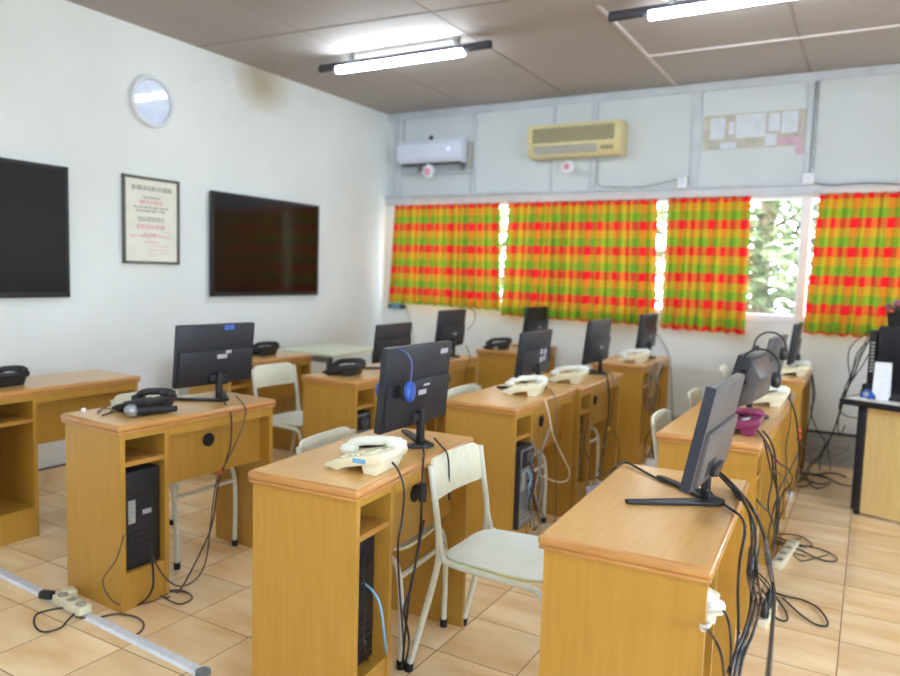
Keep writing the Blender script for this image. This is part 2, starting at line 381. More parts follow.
tree('tree', 'sunlit leafy tree outside, seen through the uncurtained window pane', (-1.0, 8.3, -.2), 4200, 1.0, 1.75, 1.3, 3)
tree('tree', 'leafy tree outside glimpsed through the narrow gap between curtains', (-5.0, 9.6, -.2), 2500, .8, 1.75, 1.3, 5)

# ------------------------------------------------------------------ curtains
def curtain(x0, x1, zt, zb0, zb1, label, phase, uoff, voff, flare=0.0):
    bm_ = bmesh.new(); uvl = bm_.loops.layers.uv.new('cloth')
    W = x1 - x0; n = int(W / .0085); nz = 26; rows = []
    rnd = random.Random(phase); ph = [rnd.uniform(0, 6.28) for _ in range(5)]
    def wav(x, k):
        a = .013 + .014 * k
        return a * math.sin(2 * PI * x / .094 + ph[0] + .9 * math.sin(x * 7 + ph[1])) + .009 * k * math.sin(2 * PI * x / .21 + ph[2]) + .004 * math.sin(2 * PI * x / .047 + ph[3])
    s = 0; S = []
    for i in range(n + 1):
        x = x0 + W * i / n
        if i: s += math.hypot(W / n, wav(x, .7) - wav(x - W / n, .7))
        S.append(s)
    for j in range(nz + 1):
        k = j / nz; row = []
        for i in range(n + 1):
            f_ = i / n; x = x0 + W * f_; zb = zb0 + (zb1 - zb0) * f_ + .006 * math.sin(2 * PI * x / .094 + ph[0])
            xx = x + flare * k * (f_ - .5) + .004 * k * math.sin(x * 40 + ph[4])
            row.append((bm_.verts.new((xx, YB - .085 + wav(x, k), zt + (zb - zt) * k)), S[i] + uoff, k * (zt - (zb0 + zb1) / 2) + voff))
        rows.append(row)
    for a, b in zip(rows, rows[1:]):
        for i in range(n):
            q = (a[i], a[i + 1], b[i + 1], b[i]); fc = bm_.faces.new([v[0] for v in q])
            for lp, v in zip(fc.loops, q): lp[uvl].uv = (v[1], v[2])
    t = thing('curtain', label, 'curtain', (0, 0, 0), 0, 'plaid curtains along the window')
    me = bpy.data.meshes.new('cloth'); bm_.to_mesh(me); bm_.free(); me.materials.append(M['cloth']); me.shade_smooth()
    o = bpy.data.objects.new('cloth', me); COL.objects.link(o); o.parent = t
    MB().tube([(x0 - .01, YB - .085, zt - .004), (x1 + .01, YB - .085, zt - .004)], .006, 8, smooth=False).build('curtain_wire', 'steel', t)
curtain(-4.19, -3.025, 2.035, 1.065, 1.045, 'plaid red, yellow and green curtain at the left corner, its hem shortest', 1, .0, .03, .07)
curtain(-2.935, -1.585, 2.035, 1.0, .985, 'widest plaid curtain, hanging below the beige air conditioner', 2, .13, .03, .07)
curtain(-1.495, -.862, 2.04, .975, .965, 'narrow plaid curtain hanging just left of the bare window pane', 3, .05, .03, .03)
curtain(-.385, 1.35, 2.045, 1.0, 1.0, 'plaid curtain right of the bare window pane, behind the potted flowers', 4, .21, .03, .09)

# ------------------------------------------------------------------ desks (local: x depth .46, user side -x; y length .82)
DL, DW = .82, .405
def make_desk(label, loc, rz, grp):
    t = thing('computer_desk', label, 'desk', loc, rz, grp); hx, hy = DW / 2, DL / 2
    dt = MB().box((-hx + .011, -hy + .011, .73), (hx - .011, hy - .011, .7502)).build('desktop', 'wood_t', t)
    MB().box((-hx, -hy, .722), (hx, hy, .7496), .012, seg=3).box((-hx + .004, -hy + .004, .714), (hx - .004, hy - .004, .724), .003).build('edge_band', 'wood_edge', t)
    MB().box((-hx + .015, -hy + .015, 0), (hx - .012, -hy + .035, .716)).build('side_panel', 'wood_v', t)
    MB().box((-hx + .015, hy - .035, 0), (hx - .012, hy - .015, .716)).build('side_panel', 'wood_v', t)
    MB().box((-hx + .015, -hy + .215, 0), (hx - .016, -hy + .235, .716)).build('divider', 'wood_v', t)
    MB().box((-hx + .03, -hy + .035, .58), (hx - .02, -hy + .215, .598)).build('shelf', 'wood_in', t)
    MB().box((-hx + .02, -hy + .035, 0), (-hx + .036, -hy + .215, .716)).build('compartment_door', 'wood_in', t)
    MB().box((-hx + .036, -hy + .035, 0), (hx - .022, -hy + .215, .15)).build('plinth', 'wood_v', t)
    MB().box((hx - .034, -hy + .235, .675), (hx - .014, hy - .035, .716)).box((hx - .034, -hy + .035, .69), (hx - .014, -hy + .215, .716)).build('apron_rail', 'wood_v', t)
    mp = MB().box((hx - .09, -hy + .235, .45), (hx - .074, hy - .035, .716)).build('modesty_panel', 'wood_v', t)
    gy = .07
    MB().lathe([(.03, 0), (.03, .005), (.024, .006)], 20, Matrix.Translation((hx - .0745, gy, .605)) @ Matrix.Rotation(PI / 2, 4, 'Y')).build('grommet', 'rubber', mp)
    return t
G = 'wooden computer desks in rows'
DK = {}
def cen(xr, yf): return (xr - DW / 2, yf + DL / 2, 0)
DK['D1'] = make_desk('wooden desk with a blue-stickered ivory phone and a blue headset on its monitor', (-1.452, 2.017, 0), R_(4.3), G)
def desk(k, xr, yf, label, rz=0): DK[k] = dup(DK['D1'], cen(xr, yf), rz, label, G)
desk('R1', -.272, 1.603, 'nearest wooden desk at bottom right, only a monitor and its cables on top', R_(2.5))
desk('DL', -2.432, 1.755, 'wooden desk carrying a silver-headed microphone and a black phone', R_(-2.5))
desk('W1', -3.51, 1.83, 'wooden desk at the far left edge below a television, black phone on top')
for c_ in [x for x in kids(DK['W1']) if x.name.startswith('modesty')]:
    for g_ in kids(c_): bpy.data.objects.remove(g_)
desk('W2', -3.53, 3.31, 'wooden desk against the left wall next to the pale green table', 0)
desk('L2', -2.478, 3.25, 'wooden desk near the left wall, bare side panel beside a pale chair', R_(1))
desk('LB', -2.56, 4.09, 'wooden desk behind the front centre monitor, round cable hole in its back panel')
desk('L3', -2.43, 5.36, 'wooden desk by the back wall under the widest curtain with a black phone', 0)
desk('D2', -1.40, 3.08, 'wooden desk with an ivory phone and a tower showing its metal back beneath')
desk('D3', -1.385, 3.91, 'wooden desk adjoining the second-row desk, cables tied with yellow tape down its side', R_(.5))
desk('D4', -1.375, 5.2, 'wooden desk at the back wall with tangled cables in its open side', 0)
desk('R2', -.325, 2.975, 'wooden desk carrying the purple phone')
desk('RB', -.335, 3.80, 'wooden desk adjoining the one with the purple phone, ivory phone on its corner')
desk('R3', -.335, 5.2, 'wooden desk at the back wall below the bare window pane, ivory phone on top')

# ------------------------------------------------------------------ chairs (local: faces +x, origin on floor under the seat centre)
def make_chair(label, loc, rz, grp):
    t = thing('classroom_chair', label, 'chair', loc, rz, grp); hw = .18
    for s in (-1, 1):
        fr = MB(); y = s * hw
        fr.tube([(-.236, y, .727), (-.218, y, .62), (-.196, y, .47), (-.21, y, .34), (-.29, y * 1.1, .02)], .0115, 10)
        fr.build('rear_leg', 'cream_metal', t)
        fl = MB(); fl.tube([(-.203, y, .53), (-.185, y, .44), (-.145, y, .405), (.1, y, .395), (.165, y, .385), (.19, y, .33), (.2, y * .98, .2), (.2, y * .96, .02)], .0105, 10)
        fl.build('front_leg', 'cream_metal', t)
        for (fx, nm) in ((-.293, 'foot'), (.2, 'foot')): MB().cyl((fx, y * (1.1 if fx < 0 else .96), 0), (fx + (.006 if fx < 0 else 0), y * (1.1 if fx < 0 else .96), .03), .0145, n=12).build(nm, 'rubber', t)
    MB().tube([(.195, -hw, .33), (.195, hw, .33)], .009, 8, smooth=False).build('front_rail', 'cream_metal', t)
    MB().tube([(-.19, -hw, .405), (-.19, hw, .405)], .009, 8, smooth=False).build('rear_rail', 'cream_metal', t)
    # seat: rounded slab, slightly dished
    def slab(outline, zf, th):
        b = bmesh.new(); N = len(outline); cen_ = b.verts.new((0, 0, zf(0, 0))); cb = b.verts.new((0, 0, zf(0, 0) - th)); rings = []
        for k in (.5, .8, 1): rings.append([b.verts.new((p[0] * k, p[1] * k, zf(p[0] * k, p[1] * k))) for p in outline])
        low = [b.verts.new((p[0], p[1], zf(p[0], p[1]) - th)) for p in outline]
        for i in range(N):
            j = (i + 1) % N; b.faces.new((cen_, rings[0][i], rings[0][j])); b.faces.new((rings[0][i], rings[1][i], rings[1][j], rings[0][j])); b.faces.new((rings[1][i], rings[2][i], rings[2][j], rings[1][j]))
            b.faces.new((rings[2][i], low[i], low[j], rings[2][j])); b.faces.new((cb, low[j], low[i]))
        m = MB(); m.merge(b); return m
    ol = []
    for k in range(40):
        a = 2 * PI * k / 40; c, s_ = math.cos(a), math.sin(a); e = 2 / 4.5
        ol.append((-.012 + .195 * math.copysign(abs(c) ** e, c), (.186 if c > 0 else .178) * math.copysign(abs(s_) ** e, s_)))
    zf = lambda x, y: .424 - .010 * (1 - (y / .2) ** 2) * (1 - max(0, x / .19) ** 2) - .014 * max(0, (x - .1) / .09) ** 2
    st_ = slab(ol, zf, .006).build('seat', 'seat', t)
    slab([(p[0] * .992, p[1] * .992) for p in ol], lambda x, y: zf(x, y) - .0062, .006).build('plywood_edge', 'ply', st_)
    # backrest: curved panel with rounded upper corners
    b = bmesh.new(); cols = []; nY = 20
    for th in (0, -.011):
        g = []
        for i in range(nY + 1):
            f_ = i / nY * 2 - 1; y = f_ * .182; rr = .05; d = max(0, abs(y) - (.182 - rr)); top = .744 - (rr - math.sqrt(max(0, rr * rr - d * d))); rr2 = .03; d2 = max(0, abs(y) - (.182 - rr2)); bot = .605 + (rr2 - math.sqrt(max(0, rr2 * rr2 - d2 * d2)))
            col = []
            for j in range(7):
                z = bot + (top - bot) * j / 6
                col.append(b.verts.new((-.222 - (z - .6) * .15 - .018 * (1 - f_ * f_) + th + .008, y, z)))
            g.append(col)
        cols.append(g)
    for i in range(nY):
        for j in range(6):
            b.faces.new((cols[0][i][j], cols[0][i + 1][j], cols[0][i + 1][j + 1], cols[0][i][j + 1])); b.faces.new((cols[1][i][j], cols[1][i][j + 1], cols[1][i + 1][j + 1], cols[1][i + 1][j]))
        for j in (0, 6): b.faces.new((cols[0][i][j], cols[1][i][j], cols[1][i + 1][j], cols[0][i + 1][j]))
    for i in (0, nY):
        for j in range(6): b.faces.new((cols[0][i][j], cols[0][i][j + 1], cols[1][i][j + 1], cols[1][i][j]))
    m = MB(); m.merge(b); m.build('backrest', 'back', t)
    return t
GC = 'cream tube-frame classroom chairs'
c0 = make_chair('pale chair in the centre foreground, its whole seat in view', (-1.005, 2.235, 0), R_(.5), GC)
for (x, y, a, lb) in [(-3.125, 3.53, -3, 'pale chair right of the blue-stickered monitor, backrest and part of its seat showing'),
                      (-2.84, 2.345, 0, 'pale chair pushed under the desk with the microphone, only legs and top edge showing'),
                      (-1.54, 2.185, 5, 'pale chair pushed under the front centre desk, only its top edge showing'),
                      (-1.70, 3.545, 0, 'pale chair whose back shows behind the desk with the tower with a metal back'),
                      (-1.68, 4.385, 0, 'pale chair under the desk with yellow-taped cables, grey legs showing'),
                      (-.585, 3.46, 3, 'pale chair behind the desk with the purple phone, nearest of three along that row'),
                      (-.60, 4.30, 2, 'pale chair second from front in the right row, behind the ivory phone desk'),
                      (-.67, 5.70, 2, 'pale chair by the back wall, farthest of three along the right row')]:
    dup(c0, (x, y, 0), R_(a), lb, GC)

# ------------------------------------------------------------------ monitors (local: back faces +x, origin on desktop under the post)
def make_monitor(label, loc, rz, grp, backmat='mon', thick=.028, W=.425, Hh=.28, tilt=.1, z0=.072, bulge=True, slope=0.0, foot='v', off=-.03):
    t = thing('monitor', label, 'monitor', loc, rz, grp)
    T = Matrix.Translation((off, 0, z0)) @ Matrix.Rotation(tilt, 4, 'Y')
    hw = W / 2
    h = MB().box((-thick, -hw, 0), (0, hw, Hh), .006)
    h.bm.transform(T); ho = h.build('housing', 'mon' if slope else backmat, t)
    if slope:
        q = MB().prism([(-.004, .012), (slope, .06), (slope, Hh - .075), (-.004, Hh - .006)], 'y', -hw + .014, hw - .014, .008); q.bm.transform(T); q.build('rear_cover', backmat, ho)
    s = MB().box((-thick - .002, -hw + .016, .022), (-thick + .002, hw - .016, Hh - .016)); s.bm.transform(T); s.build('screen', 'black_gloss', t)
    if bulge:
        b = MB().box((-.004, -hw + .010, .012), (.012, hw - .010, Hh * .58), .005); b.bm.transform(T); b.build('rear_cover', backmat, ho)
    v = MB().box((.004, -.05, .02), (.026, .05, .05), .004).box((-.002, .03, .0), (.02, .06, .03), .003); v.bm.transform(T); v.build('connector_block', 'black', ho)
    MB().box((-.014, -.013, 0), (.010, .013, z0 + .06), .004).build('post', 'black', t)
    ft = MB()
    if foot == 'v':
        for s_ in (-1, 1):
            ft.prism([(.05, -.012 * s_), (.045, .022 * s_), (-.17, .165 * s_), (-.185, .150 * s_), (-.02, .010 * s_)] if s_ > 0 else [(.05, .012), (-.02, -.010), (-.185, -.150), (-.17, -.165), (.045, -.022)], 'z', .001, .012, .003)
    else:
        ft.lathe([(.085, .001), (.085, .007), (.07, .014), (.03, .02)], 32)
    ft.build('foot', 'black', t)
    return t
def sticker(parent_mon, y, z, w, h, mat, tilt, z0, name='sticker', dx=.0132):
    T = Matrix.Translation((-.03, 0, z0)) @ Matrix.Rotation(tilt, 4, 'Y')
    s = MB().box((dx - .001, y - w / 2, z - h / 2), (dx + .0008, y + w / 2, z + h / 2)); s.bm.transform(T); s.build(name, mat, parent_mon)
GM = 'black monitors on the desks'
ZD = .7503
def desk_mon(label, x, y, rz, **k): return make_monitor(label, (x, y, ZD), R_(rz), GM, **k)
base = desk_mon('black monitor with a small white mark, on the desk with a round cable hole', -2.68, 4.72, 3)
hb = [c for c in kids(base) if c.name.startswith('housing')][0]
sticker(hb, .03, .10, .05, .016, 'sticker', .1, .072)
def mcopy(x, y, rz, label): return dup(base, (x, y, ZD), R_(rz), label, GM)
mcopy(-2.53, 5.97, -4, 'black monitor standing below the widest curtain, beside the black phone by the back wall')
mcopy(-1.493, 4.57, 0, 'dark grey monitor on the desk with yellow-taped cables, next to an ivory phone')
mcopy(-1.496, 5.79, -1, 'dark monitor by the back wall in front of the gap left of the narrow curtain')
mcopy(-.41, 5.6, 0, 'thin monitor seen almost edge-on below the bare window pane')
m = desk_mon('black monitor with a blue sticker on its top edge, on the desk with the microphone', -2.595, 2.375, -5, Hh=.285)
h = [c for c in kids(m) if c.name.startswith('housing')][0]
sticker(h, .06, .268, .055, .022, 'sticker_blue', .1, .072, 'blue_sticker', .001); sticker(h, .02, .135, .055, .02, 'sticker', .1, .072); sticker(h, .055, .155, .03, .014, 'sticker', .1, .072)
m = desk_mon('black monitor wearing a blue headset, front centre', -1.365, 2.185, 0, Hh=.295)
h = [c for c in kids(m) if c.name.startswith('housing')][0]
sticker(h, .155, .262, .05, .018, 'sticker', .1, .072, 'pale_sticker', .001); sticker(h, .01, .125, .05, .018, 'sticker', .1, .072); sticker(h, .035, .15, .04, .008, 'sticker', .1, .072)
m = desk_mon('nearest monitor, tilted, back painted lit taupe, on the bottom right desk', -.365, 2.11, -2, backmat='mon_back_lit', tilt=.185, z0=.07, Hh=.283, W=.385, off=.0)
h = [c for c in kids(m) if c.name.startswith('housing')][0]
o = MB().box((-.0285, -.1935, -.001), (-.002, -.190, .284)); o.bm.transform(Matrix.Translation((.0, 0, .07)) @ Matrix.Rotation(.185, 4, 'Y')); o.build('bezel_edge', 'mon_edge', h)
v = MB()
for k in range(7): v.box((.0118, -.12 + k * .014, .03), (.0130, -.114 + k * .014, .075))
v.bm.transform(Matrix.Translation((.0, 0, .07)) @ Matrix.Rotation(.185, 4, 'Y')); v.build('vent_slots', 'black', h)
m = desk_mon('black monitor with silvery stickers behind the ivory phone in the second row', -1.575, 3.74, 1, Hh=.245)
h = [c for c in kids(m) if c.name.startswith('housing')][0]
for (y, z) in ((.045, .13), (.1, .128), (.05, .085), (.1, .09)): sticker(h, y, z, .035, .03, 'sticker', .1, .072)
m = desk_mon('small black monitor on the desk near the left wall, white lettering patch on its back', -2.62, 3.875, 4, Hh=.24, backmat='black', z0=.05)
h = [c for c in kids(m) if c.name.startswith('housing')][0]
sticker(h, .03, .12, .13, .028, 'key_dark', .1, .05, 'printed_patch'); sticker(h, -.1, .07, .04, .05, 'steel', .1, .05)
desk_mon('bulky old monitor with thick housing, tilted back behind the purple phone', -.455, 3.61, -4, tilt=.25, thick=.06, slope=.06, W=.38, Hh=.25, z0=.045, bulge=False, foot='round', backmat='mon_back_lit')
desk_mon('monitor behind the bulky old one, black headset round its top', -.43, 4.42, -4, tilt=.16, z0=.05, foot='round', backmat='mon_back_lit')

# ------------------------------------------------------------------ telephones (local: user at -x, handset on +y side, origin on desktop)
def make_phone(label, loc, rz, grp, body, hand, key, lab=None):
    t = thing('desk_phone', label, 'telephone', loc, rz, grp)
    MB().prism([(-.105, .008), (-.108, .018), (-.07, .034), (.07, .07), (.1, .072), (.104, .06), (.1, .044), (-.06, .010)], 'y', -.082, .082, .004).build('body', body, t)
    MB().prism([(.03, 0), (.075, 0), (.098, .048), (.02, .04)], 'y', -.07, .07, .003).build('stand', body, t)
    MB().prism([(-.085, 0), (-.06, 0), (-.05, .02), (-.09, .018)], 'y', -.07, .07, .002).build('front_foot', body, t)
    T = Matrix.Translation((0, 0, .052)) @ Matrix.Rotation(-.25, 4, 'Y')
    k = MB()
    for i in range(4):
        for j in range(3): k.box((-.06 + i * .018, -.062 + j * .02, -.001), (-.048 + i * .018, -.047 + j * .02, .006), .0015)
    k.bm.transform(T); k.build('keypad', key, t)
    d = MB().box((.03, -.07, -.001), (.06, -.015, .004), .001); d.bm.transform(T); d.build('memory_panel', lab or key, t)
    hd = MB()
    hd.tube([(-.105, .052, .034), (-.085, .052, .058), (-.045, .052, .072), (0, .052, .078), (.045, .052, .083), (.09, .052, .084)], .0155, 12)
    hd.box((-.125, .028, .024), (-.07, .076, .055), .014); hd.box((.045, .028, .062), (.108, .076, .093), .014)
    hd.build('handset', hand, t)
    cd = MB(); pts = []
    for i in range(60):
        a = i * .9; f_ = i / 59; c = Vector((-.1 + .03 * f_, .07 + .045 * math.sin(PI * f_), .012)); pts.append(c + Vector((0, .006 * math.cos(a), .006 * math.sin(a))))
    cd.tube(pts, .0022, 5, smooth=False); cd.build('coiled_cord', hand, t)
    return t
GP = 'desk telephones'
def onz(x, y): return (x, y, ZD)
ph = make_phone('ivory phone with a blue sticker, nearest phone on the front centre desk', onz(-1.345, 1.835), R_(5), GP, 'ivory', 'ivory_white', 'ivory')
s = MB().box((.0, -.0836, .036), (.045, -.0815, .05), .0005); s.build('blue_sticker', 'label_blue', ph)
ph2 = make_phone('ivory phone on the second-row desk with the metal-backed tower', onz(-1.545, 3.50), R_(10), GP, 'ivory', 'ivory_white', 'ivory')
for (x, y, a, lb) in [(-1.525, 4.08, 6, 'ivory phone beside the dark grey monitor, on the desk with yellow-taped cables'),
                      (-1.52, 5.44, 0, 'ivory phone on the back wall desk below the narrow curtain'),
                      (-.435, 4.02, 0, 'ivory phone on the desk just behind the purple phone'),
                      (-.43, 5.48, 0, 'ivory phone on the back wall desk below the bare window pane')]:
    dup(ph2, onz(x, y), R_(a), lb, GP)
make_phone('purple phone on the desk behind the nearest monitor', onz(-.455, 3.2), R_(2), GP, 'purple', 'purple', 'ivory_white', 'sticker')
pb = make_phone('black phone lying beside the microphone on the left desk', onz(-2.635, 2.005), R_(4), GP, 'black', 'black', 'key_dark')
for (x, y, a, lb) in [(-2.70, 3.44, 8, 'black phone with a light glare, on the desk near the pale green table'),
                      (-2.70, 5.5, 6, 'black phone on the back wall desk under the widest curtain'),
                      (-3.72, 2.0, 8, 'black phone at the far left edge, on the desk below the large TV'),
                      (-3.76, 3.83, 8, 'black phone mostly hidden behind the monitor with the blue sticker')]:
    dup(pb, onz(x, y), R_(a), lb, GP)
ps = make_phone('off-white phone shoved onto the shelf of the nearest desk', (-.365, 1.725, .5995), R_(186), GP, 'ivory', 'ivory_white', 'ivory')

# ------------------------------------------------------------------ computer towers (local: rear faces +x)
def make_tower(label, loc, rz, rear, grp='computer towers under the desks', w=.165, d=.30, hgt=.40):
    t = thing('computer_tower', label, 'computer', loc, rz, grp)
    MB().box((-d / 2, -w / 2, 0), (d / 2, w / 2, hgt), .006).build('case', 'case', t)
    x = d / 2
    rp = MB().box((x - .002, -w / 2 + .008, .01), (x + .002, w / 2 - .008, hgt - .01), .001).build('rear_panel', rear, t)
    MB().box((x + .001, -w / 2 + .015, hgt - .10), (x + .005, w / 2 - .015, hgt - .018), .002).build('power_supply', 'case', rp)
    fg = MB()
    for r in (.012, .022, .032): fg.torus((x + .006, .02, hgt - .058), r, .0018, Matrix.Rotation(PI / 2, 3, 'Y'), n=20, m=5)
    fg.build('fan_grille', 'steel' if rear != 'case' else 'black', rp)
    pt = MB()
    pt.box((x + .001, -w / 2 + .018, .19), (x + .006, -w / 2 + .05, hgt - .115), .002)
    for k in range(5): pt.box((x + .004, -w / 2 + .024, .2 + k * .018), (x + .010, -w / 2 + .044, .211 + k * .018), .001)
    pt.build('port_plate', 'key', rp)
    sl = MB()
    for k in range(5): sl.box((x + .001, -w / 2 + .02, .03 + k * .026), (x + .005, w / 2 - .02, .047 + k * .026), .001)
    sl.build('expansion_slots', 'black' if rear != 'galv' else 'steel', rp)
    return t
# each stands on the 0.15 m plinth of its compartment
def tow(k, label, rear, off=0.0, hgt=.40):
    d = DK[k]; T = Matrix.Translation(d.location) @ Matrix.Rotation(d.rotation_euler.z, 4, 'Z')
    p = T @ Vector((DW / 2 - .19 + off, -DL / 2 + .126, .151)); return make_tower(label, p, d.rotation_euler.z, rear, hgt=hgt)
t1 = tow('DL', 'black computer tower with a white label, inside the desk with the microphone', 'case')
MB().box((.151, .0, .215), (.1545, .04, .235), .001).build('white_label', 'sticker', t1)
tow('D1', 'black computer tower in the dark compartment of the front centre desk', 'case', -.025)
tow('D2', 'computer tower with a bright metal back under the second-row ivory phone', 'galv', .05)
tow('L2', 'computer tower with a round fan guard, in the desk near the left wall', 'galv', 0)
tow('D3', 'computer tower hidden in the desk with yellow-taped cables', 'galv', -.02)

# ------------------------------------------------------------------ things on desks
mc = thing('microphone', 'black microphone with a silver mesh head on the left desk', 'microphone', (-2.565, 1.885, ZD), R_(75))
MB().ball((0, 0, .028), .027).build('mesh_head', 'steel', mc)
MB().cyl((.02, 0, .026), (.05, 0, .024), .02, .018).cyl((.05, 0, .024), (.19, 0, .0165), .018, .0125).build('handle', 'black', mc)
MB().torus((.012, 0, .027), .0245, .003, Matrix.Rotation(PI / 2, 3, 'Y'), n=20, m=6).build('ring', 'galv', mc)
b = bmesh.new(); bmesh.ops.create_icosphere(b, subdivisions=2, radius=.011)
for v_ in b.verts: v_.co *= random.uniform(.7, 1.1)
zmin = min(v_.co.z for v_ in b.verts); p = MB(); p.merge(b)
tag(p.build('crumpled_paper', 'paper', None, (-2.80, 1.835) + (ZD - zmin,)), 'small crumpled white paper on the front left corner of the left desk', 'paper')
def headset(label, loc, rz, band, cup, rad=.075, drop=.035, boom=True):
    t = thing('headset', label, 'headset', loc, rz)
    a0 = .0; bd = MB().torus((0, 0, 0), rad, .005, Matrix.Rotation(PI / 2, 3, 'X'), 0, PI, 28, 8)
    bd.tube([(rad, 0, 0), (rad - .004, 0, -drop)], .0045, 8, smooth=False).tube([(-rad, 0, 0), (-rad + .004, 0, -drop)], .0045, 8, smooth=False)
    bd.build('headband', band, t)
    for s in (-1, 1):
        c = MB().lathe([(.02, -.012), (.034, -.010), (.036, .0), (.03, .010), (.012, .012)], 24, Matrix.Translation((s * (rad - .004), 0, -drop - .03)) @ Matrix.Rotation(s * PI / 2, 4, 'Y'))
        e = c.build('earcup', cup, t)
        MB().torus((s * (rad - .018), 0, -drop - .03), .026, .009, Matrix.Rotation(PI / 2, 3, 'Y'), n=22, m=8).build('cushion', 'rubber', e)
    if boom: MB().tube([(-rad, .0, -drop - .04), (-rad - .02, -.05, -drop - .06), (-rad - .015, -.09, -drop - .07)], .003, 6).build('microphone_boom', band, t)
    return t
headset('blue headset hung over the top of the front centre monitor', (-1.372, 2.03, 1.055), R_(14), 'blue_dark', 'blue', .055, .055, False)
headset('black headset over the bulky old monitor behind the purple phone', (-.40, 3.42, 1.005), R_(-4), 'black', 'black', .078, .02)
headset('black headset around the monitor behind the bulky old one', (-.452, 4.22, 1.03), R_(-4), 'black', 'black', .08, .0, False)

# small pale green table behind the left wall desk
gt = thing('side_table', 'small pale green table beside the desk against the left wall', 'table', (-3.78, 4.62, 0), 0)
MB().box((-.30, -.34, .715), (.30, .34, .74), .006).build('tabletop', 'green_top', gt)
for sx_ in (-1, 1):
    for sy_ in (-1, 1): MB().box((sx_ * .24 - .014, sy_ * .28 - .014, 0), (sx_ * .24 + .014, sy_ * .28 + .014, .715), .003).build('leg', 'line', gt)
MB().box((-.24, -.275, .66), (.24, -.265, .715)).build('apron', 'steel', gt)

# ------------------------------------------------------------------ teacher's table on the right (local: u along the front, v to the back)
TH = R_(-20); TO = Vector((-.125, 4.915, 0))
tt = thing('teacher_table', 'table with beige front panel and black edging at the right, full of equipment', 'table', TO, TH)
MB().box((.008, .008, .668), (1.25, .62, .698), .008).build('tabletop', 'beige_top', tt)
MB().box((0, 0, .664), (1.258, .012, .700), .005).box((0, .0, .664), (.012, .628, .700), .005).build('edge_band', 'navy', tt)
MB().box((.085, .06, .03), (.135, .56, .664), .006).build('leg', 'navy', tt)
MB().box((1.1, .06, .03), (1.15, .56, .664), .006).build('leg', 'navy', tt)
for u_ in (.11, 1.125): MB().cyl((u_, .1, 0), (u_, .1, .03), .018, n=12).cyl((u_, .5, 0), (u_, .5, .03), .018, n=12).build('foot', 'rubber', tt)
MB().box((.135, .075, .02), (1.1, .093, .655)).build('front_panel', 'beige_panel', tt)
TM = Matrix.Translation(TO) @ Matrix.Rotation(TH, 4, 'Z')
def TW(u, v, z): return TM @ Vector((u, v, z))
ZT = .6985
pc = thing('television', 'big black boxy set at the right edge with plants on top', 'television', TW(.066, .33, ZT), TH)
MB().box((0, 0, .01), (.5, .26, .43), .012).box((.02, .02, 0), (.48, .24, .012), .003).build('cabinet', 'case', pc)
MB().box((.05, -.006, .05), (.46, .004, .40), .006).build('front_face', 'navy', pc)
vs = MB()
for k in range(10): vs.box((-.002, .04, .16 + k * .02), (.006, .11, .17 + k * .02), .001)
vs.build('vent_slots', 'key', pc)
md = thing('modem', 'slim upright black box standing left of the big black set', 'computer', TW(.016, .345, ZT), TH)
MB().box((0, 0, 0), (.04, .2, .40), .004).build('case', 'case', md)
v = MB()
for k in range(9): v.box((.012, -.003, .14 + k * .022), (.034, .002, .152 + k * .022), .001)
v.build('vent_slots', 'key', md)
kb = thing('keyboard', 'black keyboard in front of the big black set', 'keyboard', TW(.20, .17, ZT), TH + R_(6))
MB().prism([(0, 0), (.13, 0), (.13, .022), (0, .012)], 'x', 0, .42, .003).build('base', 'black', kb)
k_ = MB()
for i in range(14):
    for j in range(5): k_.box((.012 + i * .0285, .012 + j * .022, .010 + j * .0017), (.036 + i * .0285, .030 + j * .022, .021 + j * .0017), .002)
k_.build('keys', 'key_dark', kb)
cs = thing('card_stand', 'upright white folded card standing on the teacher table', 'card', TW(.17, .16, ZT), TH + R_(10))
MB().prism([(-.034, 0), (0, .225), (.004, .225), (-.028, 0)], 'x', -.044, .044).prism([(.034, 0), (.0, .225), (-.004, .225), (.028, 0)], 'x', -.044, .044).build('folded_card', 'paper', cs)
tp = thing('tape_dispenser', 'small blue object beside the white card on the teacher table', 'tape', TW(.11, .12, ZT), TH)
MB().prism([(-.045, 0), (.045, 0), (.045, .02), (.02, .05), (-.02, .056), (-.045, .03)], 'y', 0, .06, .005).build('body', 'blue', tp)
MB().cyl((-.008, -.001, .028), (-.008, .061, .028), .016).build('roll', 'sticker', tp)
for (u_, v_, w, d_, a, mt, nm, lb) in [(.03, .05, .09, .07, 10, 'paper', 'paper_sheet', 'white paper at the near left corner of the teacher table'), (.02, .24, .09, .06, 30, 'tie_yellow', 'note_pad', 'yellow note pad behind the small blue object'), (.19, .03, .30, .09, -4, 'paper', 'paper_sheet', 'long white papers lying along the front edge before the keyboard')]:
    tag(MB().box((0, 0, 0), (w, d_, .004), .001).build(nm, mt, None, TW(u_, v_, ZT)), lb, 'paper').rotation_euler = (0, 0, TH + R_(a))
bx = thing('adapter_box', 'dark power adapter before the slim upright box on the teacher table', 'adapter', TW(.018, .27, ZT), TH)
MB().box((0, 0, 0), (.05, .06, .07), .006).build('body', 'black', bx)
MB().cyl((.0, .03, .02), (-.014, .03, .02), .006, n=10).build('plug_sleeve', 'rubber', bx)
pot = thing('flower_pot', 'mauve flowers in a dark pot standing on the big black set', 'plant', TW(.125, .42, ZT + .43), TH)
MB().lathe([(.036, 0), (.046, .075), (.05, .085), (.044, .085), (.042, .07)], 24).build('pot', 'rubber', pot)
fl, lf = MB(), MB(); rnd = random.Random(4)
